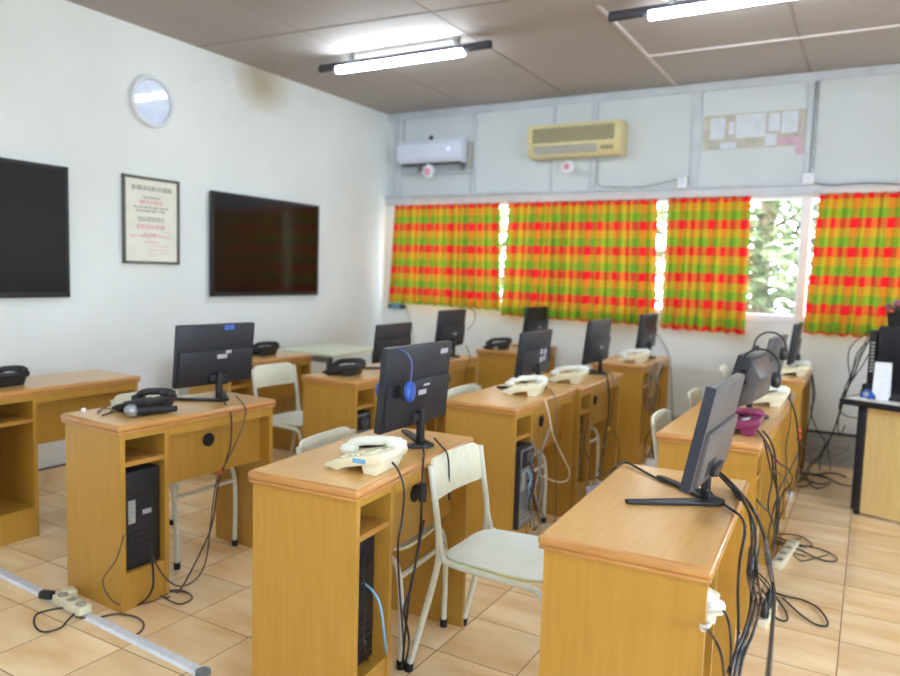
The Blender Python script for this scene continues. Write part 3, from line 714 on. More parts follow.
for k in range(46):
    a, r_, z = rnd.uniform(0, 6.3), rnd.uniform(0, .075), rnd.uniform(.105, .16); c = Vector((r_ * math.cos(a), r_ * math.sin(a), z - r_ * .3))
    bb = bmesh.new(); bmesh.ops.create_icosphere(bb, subdivisions=1, radius=rnd.uniform(.008, .015)); fl.merge(bb, Matrix.Translation(c) @ Matrix.Diagonal((1, 1, .6, 1)))
    if k % 2 == 0: lf.tube([(0, 0, .06), (c.x * .5, c.y * .5, .1), c], .0022, 5)
for k in range(24):
    a = rnd.uniform(0, 6.3); c = Vector((.05 * math.cos(a), .05 * math.sin(a), rnd.uniform(.085, .125)))
    bb = bmesh.new(); bmesh.ops.create_icosphere(bb, subdivisions=1, radius=.016); lf.merge(bb, Matrix.Translation(c) @ Matrix.Rotation(a, 4, 'Z') @ Matrix.Diagonal((1.3, .6, .25, 1)))
lf.build('leaves', 'leaf_dark', pot); fl.build('flowers', 'petal', pot)
dup(pot, TW(.25, .43, ZT + .43), TH + 1, 'second potted mauve plant on the big black set, at the right edge')

# ------------------------------------------------------------------ things on the left wall
def tv(y0, y1, z0, z1, label, scr='tv_screen'):
    t = thing('wall_television', label, 'television', (XL, (y0 + y1) / 2, z0), 0, 'flat televisions on the left wall'); w = (y1 - y0) / 2; h_ = z1 - z0
    MB().box((.002, -w * .6, h_ * .2), (.02, w * .6, h_ * .8)).build('wall_mount', 'steel', t)
    MB().box((.02, -w, 0), (.045, w, h_), .004).build('housing', 'black', t)
    MB().box((.043, -w + .022, .03), (.0465, w - .022, h_ - .022)).build('screen', scr, t)
    MB().box((.044, -w, 0), (.049, w, .03), .002).box((.044, -w, h_ - .022), (.049, w, h_), .002).box((.044, -w, 0), (.049, -w + .022, h_), .002).box((.044, w - .022, 0), (.049, w, h_), .002).build('bezel', 'black', t)
k = 4.31 / 4.4
tv(3.946 * k, 5.19 * k, 1.37 - (1.37 - 1.139) * k, 1.37 + .577 * k, 'flat black television right of the framed certificate, reflecting the curtains', 'black_gloss')
tv(1.56, 2.80 * k, 1.37 - .221 * k, 1.37 + .59 * k, 'flat black television at the far left edge of the wall')
def on_left(px, d=0.0): return Px(px[0], px[1], XL + d)
cc_ = on_left((152.5, 101.5), .02)
ck = thing('wall_clock', 'round silver-rimmed wall clock above the framed certificate', 'clock', (XL, cc_.y, cc_.z))
RY = Matrix.Rotation(PI / 2, 4, 'Y')
MB().lathe([(.150, .0), (.168, .004), (.175, .02), (.168, .034), (.150, .038), (.142, .030), (.142, .004)], 48, RY).build('rim', 'silver', ck)
MB().lathe([(.143, .006), (.143, .020), (.06, .020)], 48, RY).build('face', 'clock_face', ck)
ti = MB()
for k_i in range(12):
    a = k_i * PI / 6; ti.box((.0198, -.002, .112), (.0206, .002, .13), 0, Matrix.Rotation(a, 4, 'X'))
ti.build('hour_marks', 'clock_mark', ck)
MB().box((.021, -.003, -.01), (.0225, .003, .07), 0, Matrix.Rotation(-.9, 4, 'X')).build('hour_hand', 'clock_mark', ck)
MB().box((.0235, -.002, -.015), (.025, .002, .105), 0, Matrix.Rotation(.5, 4, 'X')).build('minute_hand', 'clock_mark', ck)
fa, fb = on_left((119.5, 175)), on_left((178, 263)); fc_ = on_left((177.5, 180)); fd_ = on_left((123, 265))
y0_, y1_, z0_, z1_ = (fa.y + fd_.y) / 2, (fb.y + fc_.y) / 2, (fb.z + fd_.z) / 2, (fa.z + fc_.z) / 2
ct = thing('framed_certificate', 'certificate in a thin dark frame between the two televisions', 'picture', (XL, (y0_ + y1_) / 2, (z0_ + z1_) / 2))
w, h_ = (y1_ - y0_) / 2, (z1_ - z0_) / 2
MB().box((.001, -w, -h_), (.025, -w + .018, h_), .004).box((.001, w - .018, -h_), (.025, w, h_), .004).box((.001, -w, h_ - .018), (.025, w, h_), .004).box((.001, -w, -h_), (.025, w, -h_ + .018), .004).build('frame', 'frame_dark', ct)
pp = MB().box((.001, -w + .01, -h_ + .01), (.012, w - .01, h_ - .01)).build('certificate_sheet', 'poster', ct)
tx, tp_ = MB(), MB(); rnd = random.Random(11)
def txtline(mb, z, hh, ya, yb):
    y = ya
    while y < yb - .01:
        ww = min(rnd.uniform(.012, .045), yb - y); mb.box((.0118, y, z - hh / 2), (.0127, y + ww, z + hh / 2)); y += ww + rnd.uniform(.005, .012)
txtline(tx, h_ * .74, .032, -w * .68, w * .72)
for z, a in ((.53, .3), (.3, .62), (.22, .55), (.06, .5), (-.0, .46)): txtline(tx, h_ * z, .014, -w * a, w * a)
for z, a, hh in ((.42, .42, .026), (-.14, .52, .03), (-.32, .3, .016), (-.36, .75, .012), (-.5, .25, .01)): txtline(tp_, h_ * z, hh, -w * a, w * a)
for z in (-.58, -.68, -.76): txtline(tp_, h_ * z, .006, -w * .1, w * .62)
tx.build('dark_print', 'ink', pp); tp_.build('pink_print', 'ink_pink', pp)

# ------------------------------------------------------------------ things on the back wall
def ac(x0, x1, z0, z1, d, label, kind):
    t = thing('air_conditioner', label, 'air conditioner', ((x0 + x1) / 2, YB, z0), 0, 'wall air conditioners'); w = (x1 - x0) / 2; h_ = z1 - z0
    if kind == 'white':
        MB().prism([(0, .0), (-d * .75, .0), (-d * .96, h_ * .2), (-d, h_ * .35), (-d, h_ * .8), (-d * .9, h_), (0, h_)], 'x', -w, w, .008).build('casing', 'ac_white', t)
        MB().box((-w + .03, -d * .8, -.012), (w - .03, -d * .35, .004), .003).build('louvre', 'line', t)
        MB().box((w * .58, -d - .003, h_ * .45), (w * .70, -d + .002, h_ * .62), .001).build('display', 'led', t)
        MB().tube([(-w, -.04, -.075), (w + .08, -.04, -.075)], .014, 10, smooth=False).build('drain_pipe', 'batten', t)
        MB().box((-w * .55, -.06, -.075), (-w * .5, -.01, .01)).box((w * .8, -.06, -.075), (w * .85, -.01, .01)).build('bracket', 'steel', t)
        MB().box((w + .01, -.08, -.06), (w + .05, 0, h_ - .02), .004).build('pipe_cover', 'key', t)
    else:
        MB().prism([(0, .0), (-d * .72, .0), (-d * .9, h_ * .12), (-d, h_ * .38), (-d, h_ * .96), (-d * .94, h_), (0, h_)], 'x', -w, w, .012).build('casing', 'ac_beige', t)
        gr = MB().box((-w + .05, -d - .004, h_ * .42), (w - .055, -d + .006, h_ * .88), .003)
        gr.build('intake_grille', 'ac_grille', t)
        gs = MB()
        for k_i in range(9): gs.box((-w + .055, -d - .0075, h_ * (.445 + k_i * .047)), (w - .06, -d - .003, h_ * (.46 + k_i * .047)), .001)
        gs.build('grille_slats', 'ac_grille', t)
        lv = MB()
        for k_i in range(3):
            lv.prism([(-d * (.90 + .03 * k_i), h_ * (.09 + .085 * k_i)), (-d * (.915 + .03 * k_i), h_ * (.085 + .085 * k_i)), (-d * (.955 + .03 * k_i), h_ * (.155 + .085 * k_i)), (-d * (.94 + .03 * k_i), h_ * (.16 + .085 * k_i))], 'x', -w + .06, w - .2)
        lv.build('louvre', 'key', t)
        MB().box((w - .17, -d - .002, h_ * .14), (w - .06, -d * .9, h_ * .26), .003).build('control_panel', 'ac_grille', t)
k2 = 6.0 / 6.1
ac(-4.115, -3.40, 2.42, 2.635, .20, 'white wall air conditioner in the left corner with a blue light', 'white')
ac(-2.725, -1.885, 2.41, 2.685, .20, 'yellowed beige wall air conditioner above the widest curtain', 'beige')
def streamer(label, p, s=1):
    t = thing('hanging_tag', label, 'tag', p, 0)
    MB().tube([(0, 0, .05 * s), (0, 0, .0)], .002, 5, smooth=False).build('string', 'cable_white', t)
    fl_ = MB()
    for k_i in range(7):
        a = k_i * 2 * PI / 7; fl_.ball((.026 * s * math.cos(a), 0, -.03 * s + .026 * s * math.sin(a)), .02 * s, (1, .45, 1), 10)
    fl_.build('rosette', 'paper', t)
    MB().ball((-.008, -.014, -.03 * s), .022 * s, (1, .5, 1), 12).build('pink_centre', 'pink', t)
streamer('small pink and white tag under the white air conditioner', Vector((-3.76, YB - .17, 2.385)), 1.5)
streamer('small pink tag under the beige air conditioner', Vector((-2.365, YB - .12, 2.365)), 1.25)
# faded notices
nb = thing('notice_board', 'faded board of old paper notices high on the back wall', 'notice board', (0, YB - .001, 0))
MB().box((-1.262, -.006, 2.42), (-.522, -.0005, 2.69)).build('backing', 'faded', nb)
for (xa, xb, za, zb) in [(-1.21, -1.10, 2.50, 2.665), (-1.13, -1.01, 2.425, 2.47), (-1.02, -.80, 2.50, 2.68), (-1.07, -1.03, 2.53, 2.63), (-.78, -.70, 2.54, 2.675), (-.69, -.575, 2.52, 2.68), (-.80, -.715, 2.43, 2.52)]:
    MB().box((xa, -.009, za), (xb, -.0055, zb)).build('paper', 'paper_faded', nb)
MB().box((-.71, -.0095, 2.43), (-.54, -.006, 2.49)).box((-.58, -.0095, 2.36), (-.525, -.001, 2.43)).build('pink_tape', 'pink_faded', nb)
def socket(x, z, label, mt='white_plastic'):
    t = thing('wall_socket', label, 'socket', (x, YB - .026, z), 0)
    MB().box((-.04, -.035, -.04), (.04, .0, .045), .006).build('box', mt, t)
    MB().lathe([(.022, 0), (.022, .004), (.018, .004)], 20, Matrix.Translation((0, -.034, 0)) @ Matrix.Rotation(PI / 2, 4, 'X')).build('socket_face', 'ac_white', t)
socket(-1.40, 2.165, 'white wall socket with a cable, left of the faded notices')
socket(-.475, 2.16, 'white wall socket at the foot of the vertical conduit')
def cab(label, pts, r=.004, mat='cable', sub=6, n=7, ties=None, group=None, name='cable'):
    o = MB().tube(pts, r, n, sub=sub).build(name, mat)
    tag(o, label, 'cable', group)
    for (p, mt) in ties or ():
        MB().ball(p, r * 2.4, (1, 1, 1.3), 10).build('tape_band', mt, o)
    return o
cd_ = thing('conduit', 'grey vertical conduit right of the faded notices', 'pipe', (-.455, YB - .012, 0))
MB().cyl((0, 0, 2.2), (0, 0, H - .07), .012, n=12).build('pipe', 'steel', cd_)
for z in (2.4, 2.75): MB().torus((0, 0, z), .013, .003, n=14, m=6).build('clamp', 'galv', cd_)
wb = thing('wall_box', 'small dark box with a pale blue front below the left curtain corner', 'box', (-4.19, YB - .001, 1.0))
MB().box((-.1, -.04, 0), (.1, 0, .045), .008).build('case', 'black', wb)
MB().box((-.06, -.043, .01), (.05, -.038, .034), .002).build('front_plate', 'label_blue', wb)
sn = thing('sensor', 'tiny dark sensor on the wall above the white air conditioner', 'sensor', (-3.84, YB - .001, 2.69))
MB().lathe([(.022, 0), (.022, .015), (.014, .022)], 16, Matrix.Rotation(PI / 2, 4, 'X')).build('body', 'line', sn)
MB().ball((0, -.022, 0), .008, n=10).build('lens', 'black', sn)

# ------------------------------------------------------------------ fluorescent lamps
def lamp(x0, xm0, xm1, x1, y, label, first=None):
    t = thing('tube_lamp', label, 'lamp', (0, 0, 0), 0, 'fluorescent tubes on the ceiling')
    z = 2.865
    MB().box((x0, y - .018, z - .012), (x1, y + .018, z + .03), .006).build('batten', 'lamp_cap', t)
    MB().cyl((x0, y, z), (xm0, y, z), .024).build('end_cap', 'lamp_cap', t)
    MB().cyl((xm1, y, z), (x1, y, z), .024).build('end_cap', 'lamp_cap', t)
    MB().cyl((xm0, y - .004, z - .022), (xm1, y - .004, z - .022), .026, n=20).build('tube', 'tube', t)
    for x in (xm0 + .12, xm1 - .05): MB().box((x - .015, y - .02, z + .02), (x + .015, y + .02, H), .004).build('hanger', 'steel', t)
    return t
L1 = lamp(-3.70, -3.53, -2.47, -2.265, 4.36, 'lit fluorescent tube with dark ends, near the left wall')
lamp(-1.42, -1.185, -.11, .05, 4.20, 'lit fluorescent tube cut off by the top edge of the photo')
for (dx, dy, nm) in [(1.75, -2.3, 'unseen fluorescent tube added over the middle of the room'), (.55, -4.2, 'unseen fluorescent tube added over the front left of the room'), (3.0, -4.5, 'unseen fluorescent tube added along the front wall')]:  # extra tubes out of view, added to brighten desks and floor
    dup(L1, (dx, dy, 0), 0, nm)

# ------------------------------------------------------------------ floor things
tk = thing('cable_duct', 'silver-white floor cable duct across the bottom left', 'duct', (0, 0, 0))
a_, b_ = Pz(-60, 543, 0), Pz(203, 674, 0); d_ = (b_ - a_).normalized(); nrm = Vector((-d_.y, d_.x, 0))
pr_ = MB(); rows = []
for p_ in (a_, b_):
    rows.append([pr_.bm.verts.new(p_ + nrm * s_ + Vector((0, 0, z_))) for s_, z_ in ((-.024, 0.001), (-.016, .011), (.016, .011), (.024, .001))])
for i in range(4): pr_.bm.faces.new((rows[0][i], rows[0][(i + 1) % 4], rows[1][(i + 1) % 4], rows[1][i]))
pr_.bm.faces.new(rows[0][::-1]); pr_.bm.faces.new(rows[1]); pr_.build('channel', 'trunk', tk)
e_ = MB(); e_.cyl(b_ + Vector((0, 0, .001)), b_ + Vector((0, 0, .013)), .026, n=20); e_.build('end_cap', 'galv', tk)
GS = 'power strips on the floor'
def strip(label, p, rz, n=4, mt='strip_beige', ln=.24):
    t = thing('power_strip', label, 'power strip', (p.x, p.y, p.z + .0005), rz, GS)
    MB().box((-ln / 2, -.026, 0), (ln / 2, .026, .034), .006).build('body', mt, t)
    for i in range(n):
        x = -ln / 2 + ln * (i + .5) / n
        MB().lathe([(.019, 0), (.019, .003), (.015, .003), (.014, .001)], 18, Matrix.Translation((x, 0, .033))).build('outlet', 'key' if i % 2 else 'galv', t)
    return t
strip('beige power strip on the floor before the left desk', Vector((-2.645, 1.672, .0125)), R_(-4), 3, ln=.2)
strip('beige power strip beside the nearest desk, black plugs in it', Vector((-.285, 3.17, 0)), R_(86), 4)
strip('pale power strip further along the right row beside the purple phone desk', Vector((-.285, 3.95, 0)), R_(84), 4, ln=.4)
strip('white power strip by the back wall between desk row and teacher table', Vector((-.385, 5.06, 0)), R_(80), 3, 'white_plastic', .14)
ad = thing('power_adapter', 'cream plug adapter standing behind the beige power strip on the left', 'adapter', (-2.74, 1.72, .0005), R_(-15))
MB().box((-.03, -.025, 0), (.03, .025, .05), .008).build('body', 'strip_beige', ad)
MB().cyl((.03, 0, .03), (.05, 0, .03), .008, n=10).build('cord_sleeve', 'strip_beige', ad)
pl = thing('power_plug', 'black plug lying by the floor cable duct on the left', 'plug', (-2.80, 1.665, .012), R_(20))
MB().box((-.03, -.018, .001), (.03, .018, .035), .01).build('body', 'black', pl)
MB().cyl((.03, 0, .018), (.055, 0, .016), .008, .005, n=10).build('cord_sleeve', 'rubber', pl)
b = bmesh.new(); bmesh.ops.create_icosphere(b, subdivisions=3, radius=.085); rnd = random.Random(6)
for v_ in b.verts: v_.co *= rnd.uniform(.72, 1.12); v_.co.z *= 1.1
zmin = min(v_.co.z for v_ in b.verts); m_ = MB(); m_.merge(b)
tag(m_.build('plastic_bag', 'bag', None, (-1.29, 4.05, -zmin + .001), smooth=False), 'crumpled bluish white plastic bag on the floor by the yellow-taped cables', 'bag')
wbx = thing('adapter_box', 'white adapter box on the floor beside the back wall desk full of cables', 'adapter', (-1.30, 5.3, .0005), R_(10))
MB().box((-.05, -.035, 0), (.05, .035, .06), .008).build('body', 'white_plastic', wbx)
MB().cyl((.05, 0, .03), (.07, 0, .03), .007, n=10).build('cord_sleeve', 'white_plastic', wbx)

# ------------------------------------------------------------------ cables
zc = .7548
def mix(*a): return list(a)
# nearest desk
cab('black cable crossing the top of the nearest desk to its monitor', [Pz(596, 478, .62), Pz(612, 470, zc - .02), Pz(620, 464, zc), Pz(628, 463, zc + .004), Pz(645, 472, zc), Pz(665, 482, zc), Pz(690, 488, zc), Pz(708, 490, .79)], .0035)
XC = -.215
GB = 'black cables falling behind the nearest desk'
def drop(label, uv0, uvs, uf, r=.0035, x=XC, mat='cable', group=GB, ties=None, top=.79):
    pts = [Pz(uv0[0][0], uv0[0][1], top)] + [Pz(u, v, zc + .004) for u, v in uv0[1:]] + [Px(u, v, x + random.uniform(-.008, .012)) for u, v in uvs] + [Pz(u, v, .006) for u, v in uf]
    return cab(label, pts, r, mat, ties=ties, group=group)
drop('black cable from the nearest monitor, leftmost where it leaves the desk edge', [(702, 478), (712, 494), (728, 507), (740, 516)], [(745, 530), (740, 560), (738, 590), (738, 640), (728, 672)], [], .0036)
drop('black cable from the nearest monitor joining the thick bundle', [(718, 474), (735, 492), (746, 505)], [(752, 530), (750, 570), (751, 600), (746, 628), (734, 660), (726, 690)], [], .0036)
drop('black cable with a thick ferrite lump beside the nearest monitor', [(718, 470), (732, 487), (742, 500)], [(754, 525), (755, 560), (752, 600), (748, 630), (738, 665), (730, 695)], [], .0036)
cab('long black cable hanging straight to the bottom edge beside the nearest desk', [Pz(722, 474, .79), Pz(738, 490, zc + .01), Px(752, 508, -.23), Px(764, 535, -.2), Px(770, 565, -.18), Px(774, 595, -.16), Px(772, 630, -.13), Px(768, 676, -.10), Px(766, 700, -.09)], .0045, group=GB)
for i, (du, lb) in enumerate([(0, 'tangled black cable, left strand of the bundle behind the nearest desk'), (4, 'tangled black cable, middle strand of the bundle behind the nearest desk'), (9, 'tangled black cable, right strand of the bundle behind the nearest desk')]):
    cab(lb, [Px(750 + du, 548, -.23), Px(748 + du, 575, -.21), Px(752 + du, 600, -.22), Px(745 + du, 630, -.20), Px(735 + du, 655, -.21), Px(728 + du, 690, -.2)], .0038, group=GB)
fe = [Vector(p) for p in (Pz(734, 489, zc + .012), Pz(741, 498, zc + .010))]
tag(MB().cyl(fe[0], fe[1], .009, n=12).build('ferrite_core', 'rubber'), 'black ferrite lump on the cables behind the nearest monitor', 'cable part')
cab('black cable running from the shelf phone of the nearest desk', [Px(720, 606, -.25), Px(728, 620, -.22), Px(731, 645, -.21), Px(730, 680, -.21)], .003)
cab('thin black cable curving out of the nearest desk compartment', [Px(706, 628, -.27), Px(715, 640, -.22), Px(722, 658, -.2), Px(725, 690, -.2)], .003)
GF = 'looped black cables on the tiles right of the desks'
def floorc(label, uvs, r=.004, z=.006, start=(), mat='cable', group=GF): return cab(label, list(start) + [Pz(u, v, z) for u, v in uvs], r, mat, group=group)
floorc('large black cable loop on the tiles, farthest to the right of the nearest desk', [(775, 590), (785, 600), (800, 614), (815, 624), (826, 626), (827, 620), (818, 608), (803, 600), (785, 596), (768, 590)], .004, .01, [Px(766, 540, -.16), Px(769, 570, -.13)])
floorc('small black cable loop on the tiles beside the beige strip with black plugs', [(768, 588), (778, 600), (786, 612), (787, 620), (780, 620), (768, 612), (757, 604), (752, 600)], .004, .008)
floorc('black cable loop on the tiles beside the purple phone desk', [(765, 532), (780, 542), (800, 545), (820, 549), (835, 556), (836, 561), (826, 561), (812, 556), (800, 550), (785, 546), (770, 540)], .004, .008)
floorc('inner black cable loop nested in the one beside the purple phone desk', [(768, 534), (785, 534), (800, 536), (810, 542), (811, 546), (800, 546), (785, 540), (770, 536)], .0035, .008)
floorc('thin black cable trailing across the tiles beside the purple phone desk', [(790, 550), (797, 558), (803, 561), (815, 558), (828, 555)], .0025, .006)
for i in range(4):
    c = Vector((-.285 + random.uniform(-.01, .01), 3.09 + i * .06, .034)); q = thing('power_plug', ['black plug in the beige strip beside the nearest desk, closest outlet', 'second black plug in the beige strip beside the nearest desk', 'third black plug in the beige strip beside the nearest desk', 'black plug in the beige strip beside the nearest desk, farthest outlet'][i], 'plug', c, R_(random.uniform(-20, 20)))
    MB().lathe([(.016, 0.001), (.017, .02), (.012, .034), (.006, .04)], 14).build('body', 'black', q)
    MB().tube([(0, 0, .038), (.002, .01, .06), (-.02, .03, .08), (-.05, .05, .10)], .0035, 7).build('cord', 'cable', q)
# cables down behind the purple phone desk and its neighbour
XR2 = -.29
cab('black cable with a red tie from the purple phone', [Pz(763, 431, .775), Px(770, 440, -.31), Px(775, 455, XR2), Px(776, 475, XR2 + .01), Px(777, 500, XR2), Px(775, 530, XR2 - .005), Pz(772, 548, .02)], .004, ties=[(Px(776, 461, XR2), 'tie_red')], group='cables behind the right row')
cab('black cable falling from the edge behind the bulky old monitor', [Pz(752, 425, .76), Pz(762, 436, .76), Px(771, 452, -.30), Px(774, 478, XR2), Px(779, 505, XR2), Px(776, 535, XR2), Pz(768, 552, .02)], .004, group='cables behind the right row')
cab('thin black cable bowing outward behind the purple phone desk', [Px(766, 445, -.3), Px(778, 462, -.25), Px(789, 470, -.22), Px(792, 482, -.22), Px(782, 495, -.26), Px(777, 520, -.27), Pz(772, 545, .01)], .003, group='cables behind the right row')
cab('black cable with two red ties from the second ivory phone of the right row', [Pz(787, 394, .785), Px(794, 410, -.31), Px(797, 425, -.30), Px(799, 442, -.295), Px(799, 458, -.29), Px(796, 478, -.285), Pz(792, 490, .02)], .005, ties=[(Px(799, 431, -.30), 'tie_red'), (Px(799, 437, -.296), 'tie_red')], group='cables behind the right row')
cab('thin dark cable hanging on the side panel of the second right desk', [Px(791, 402, -.318), Px(790, 425, -.318), Px(786, 445, -.318), Px(786, 470, -.30), Px(783, 500, -.28), Pz(784, 520, .01)], .0025, group='cables behind the right row')
for i, (us, lb) in enumerate([([(811, 374), (813, 392), (812, 410), (807, 430), (804, 455)], 'black cable hanging left beside the farthest ivory phone of the right row'), ([(812, 374), (815, 395), (811, 412), (818, 432), (825, 442), (818, 458), (808, 468)], 'black cable hanging right beside the farthest ivory phone of the right row')]):
    cab(lb, [Py(u, v, 5.86) for u, v in us] + [Pz(us[-1][0] - 4, 474, .01)], .0045, group='cables behind the right row')
for us, uf, r, lb in [
    ([(764, 440), (768, 458), (772, 480), (768, 505), (774, 528)], [(778, 545), (790, 552), (806, 556)], .0032, 'black cable bowing left down the back of the purple phone desk'),
    ([(770, 470), (783, 476), (790, 488), (786, 505), (779, 520)], [(780, 536), (792, 540), (801, 538)], .003, 'black cable arching right of the red-tied cable'),
    ([(757, 500), (764, 508), (770, 514), (775, 530)], [(772, 550), (764, 560)], .004, 'black cable poking out of the back of the purple phone desk'),
    ([(796, 440), (806, 448), (811, 462)], [(806, 476), (795, 482), (786, 478)], .0035, 'black cable swinging right behind the second ivory phone desk'),
    ([(798, 452), (790, 470), (780, 488), (773, 512)], [(766, 548), (770, 556)], .0032, 'black cable slanting down between the two desks of the right row')]:
    cab(lb, [Px(u, v, -.27) for u, v in us] + [Pz(u, v, .008) for u, v in uf], r, group='cables behind the right row')
for us, uf, r, mt, lb in [
    ([(531, 440), (537, 452), (539, 470), (535, 490), (538, 505)], [(546, 518), (556, 522)], .004, 'cable_grey', 'grey cable hanging from the top of the second-row tower'),
    ([(529, 462), (534, 474), (533, 488), (529, 502)], [(530, 526), (522, 530)], .004, 'cable', 'black cable looping out of the middle of the second-row tower'),
    ([(527, 470), (531, 478), (529, 492)], [(536, 528), (548, 526)], .0035, 'label_blue', 'blue cable plugged into the second-row tower'),
    ([(588, 420), (584, 445), (590, 465)], [(588, 488), (596, 490)], .004, 'cable_brown', 'brown cable hanging inside the desk with yellow-taped cables')]:
    cab(lb, [Px(u, v, -1.335) for u, v in us] + [Pz(u, v, .008) for u, v in uf], r, mt, group='cables behind the second row')
# teacher-table bundle
for i, (us, lb) in enumerate([
    ([(872, 335), (861, 356), (854, 375), (846, 392), (840, 410), (834, 430), (826, 446), (820, 460)], 'thickest black cable hanging from the teacher table equipment to the floor'),
    ([(873, 338), (858, 352), (852, 372), (845, 388), (839, 408), (846, 416), (858, 418)], 'black cable looping back under the teacher table'),
    ([(870, 333), (856, 362), (849, 385), (842, 398), (838, 425), (840, 436), (845, 425)], 'thin black cable with a hook shape left of the teacher table'),
    ([(874, 345), (862, 366), (850, 384), (844, 400), (838, 420), (828, 445), (830, 462)], 'black cable drooping against the wall left of the teacher table'),
    ([(871, 330), (852, 345), (848, 360), (850, 378), (846, 392)], 'thin cable arching out left of the slim black box')]):
    cab(lb, [Py(u, v, 5.25 if k > 1 else 5.3) for k, (u, v) in enumerate(us)] + ([Pz(us[-1][0], 470, .008)] if us[-1][1] > 440 else []), .005 if i == 0 else .0035, group='cables hanging by the teacher table')
GX = 'black cables tangled on the floor by the back wall'
floorc('black cable looping on the floor by the white power strip', [(800, 478), (812, 482), (822, 484), (832, 480), (818, 476), (806, 474), (815, 488), (830, 484)], .0045, .008, group=GX)
floorc('black cable crossing the floor to the teacher table leg', [(800, 474), (815, 474), (828, 478), (840, 484), (852, 486)], .004, .006, group=GX)
floorc('black cable with a lump near the back wall skirting', [(812, 475), (828, 473), (838, 474), (846, 477)], .006, .008, group=GX)
floorc('black cable curled around the white power strip', [(790, 470), (798, 465), (803, 470), (800, 480), (794, 486), (806, 486), (812, 480)], .004, .02, group=GX)
for i, (us, lb) in enumerate([([(808, 447), (825, 452), (838, 447), (850, 452)], 'upper grey wire drooping along the back skirting'), ([(806, 455), (820, 446), (836, 456), (850, 446)], 'middle grey wire wavering along the back skirting'), ([(812, 461), (826, 455), (840, 462), (852, 456)], 'lower grey wire lying along the back skirting')]):
    cab(lb, [Py(u, v, YB - .03) for u, v in us], .004, 'cable_grey', group='grey wires along the back skirting')
# front centre desk
XD1 = -1.205
cab('black cable from the ivory phone with the blue sticker', [Pz(392, 462, .78), Px(399, 472, -1.225), Px(404, 490, XD1), Px(402, 520, XD1), Px(398, 545, XD1), Px(399, 580, XD1 - .01), Px(402, 620, XD1), Pz(404, 655, .01)], .0035, group='cables behind the front centre desk')
cab('black cable from the blue-headset monitor with a dark adapter lump', [Pz(420, 440, .80), Pz(424, 452, .757), Px(423, 466, -1.222), Px(422, 490, XD1), Px(421, 520, XD1), Px(417, 555, XD1), Px(410, 590, XD1), Px(406, 625, XD1), Pz(402, 668, .01)], .004, group='cables behind the front centre desk')
tag(MB().cyl(Px(423, 484, XD1 + .006), Px(422.5, 501, XD1 + .006), .013, n=12).build('cable_adapter', 'rubber'), 'dark adapter lump on the cable behind the front centre monitor', 'adapter')
cab('second black cable twisting beside the chair behind the front centre desk', [Px(424, 520, XD1 + .01), Px(418, 550, XD1 + .008), Px(411, 588, XD1 + .012), Px(404, 610, XD1 + .02), Px(409, 640, XD1 + .02), Pz(405, 665, .01)], .004, group='cables behind the front centre desk')
cab('thin black cable from the right side of the blue-headset monitor', [Pz(434, 438, .80), Pz(443, 448, .757), Px(447, 453, -1.245), Px(449, 468, -1.24), Px(449, 500, -1.25)], .003, group='cables behind the front centre desk')
cab('blue cable curving out of the front centre tower', [Px(361, 582, -1.30), Px(372, 590, -1.25), Px(380, 605, -1.22), Px(385, 640, -1.2), Pz(388, 668, .01)], .004, 'label_blue')
cab('black cable dangling from the front centre tower', [Px(360, 560, -1.28), Px(366, 600, -1.24), Px(364, 640, -1.22), Pz(372, 676, .01)], .003)
# left desk
XDL = -2.40
cab('dark cable from the blue-stickered monitor down past the cable hole', [Pz(222, 395, .82), Pz(225, 404, .757), Px(231, 415, -2.415), Px(231, 440, XDL), Px(227, 458, XDL), Px(218, 485, XDL), Px(213, 520, XDL), Px(204, 545, XDL), Pz(180, 590, .008), Pz(165, 598, .008)], .0035, 'cable', group='cables behind the left desk', ties=[(Px(220, 472, XDL), 'tie_red')])
cab('brownish cable swinging below the left desk to its tower', [Pz(236, 396, .78), Pz(243, 404, .757), Px(246, 412, -2.41), Px(242, 428, XDL), Px(230, 455, XDL), Px(217, 480, XDL), Px(211, 520, XDL), Px(206, 560, XDL + .02), Px(195, 580, XDL + .02), Px(178, 586, XDL + .03), Px(163, 575, -2.42), Px(152, 555, -2.44)], .0035, 'cable_brown', group='cables behind the left desk')
cab('brownish cable curving across the front of the left desk', [Px(124, 535, -2.40), Py(116, 560, 1.72), Py(103, 580, 1.70), Py(110, 598, 1.69), Pz(125, 606, .008), Pz(150, 602, .008), Pz(168, 594, .008)], .003, 'cable_brown', group='cables behind the left desk')
cab('dark cable hanging from the left tower to the floor', [Px(150, 545, -2.40), Px(153, 570, -2.37), Px(152, 590, -2.36), Pz(140, 604, .008), Pz(120, 610, .008)], .0045, 'cable', group='cables behind the left desk')
floorc('black cable loop around the plug on the floor at bottom left', [(80, 604), (62, 608), (50, 610), (36, 615), (35, 626), (44, 632), (60, 628), (68, 620), (76, 612)], .004, .016, group='cables behind the left desk')
floorc('brown cable loops on the tiles beside the left desk', [(120, 606), (140, 600), (165, 592), (185, 592), (192, 598), (180, 604), (165, 598), (160, 592), (180, 590), (190, 594)], .0035, .006, mat='cable_brown', group='cables behind the left desk')
floorc('grey-brown cable running from the beige strip past the left desk', [(76, 617), (95, 618), (115, 614), (133, 616), (143, 622), (142, 630), (134, 636)], .004, .006, mat='cable_brown', group='cables behind the left desk')
cab('thin dark wires lying beside the microphone', [Pz(98, 412, zc), Pz(104, 408, zc), Pz(112, 410, zc), Pz(107, 414, zc), Pz(102, 415, zc), Pz(112, 412, zc), Pz(118, 407, zc)], .003, 'cable_brown')
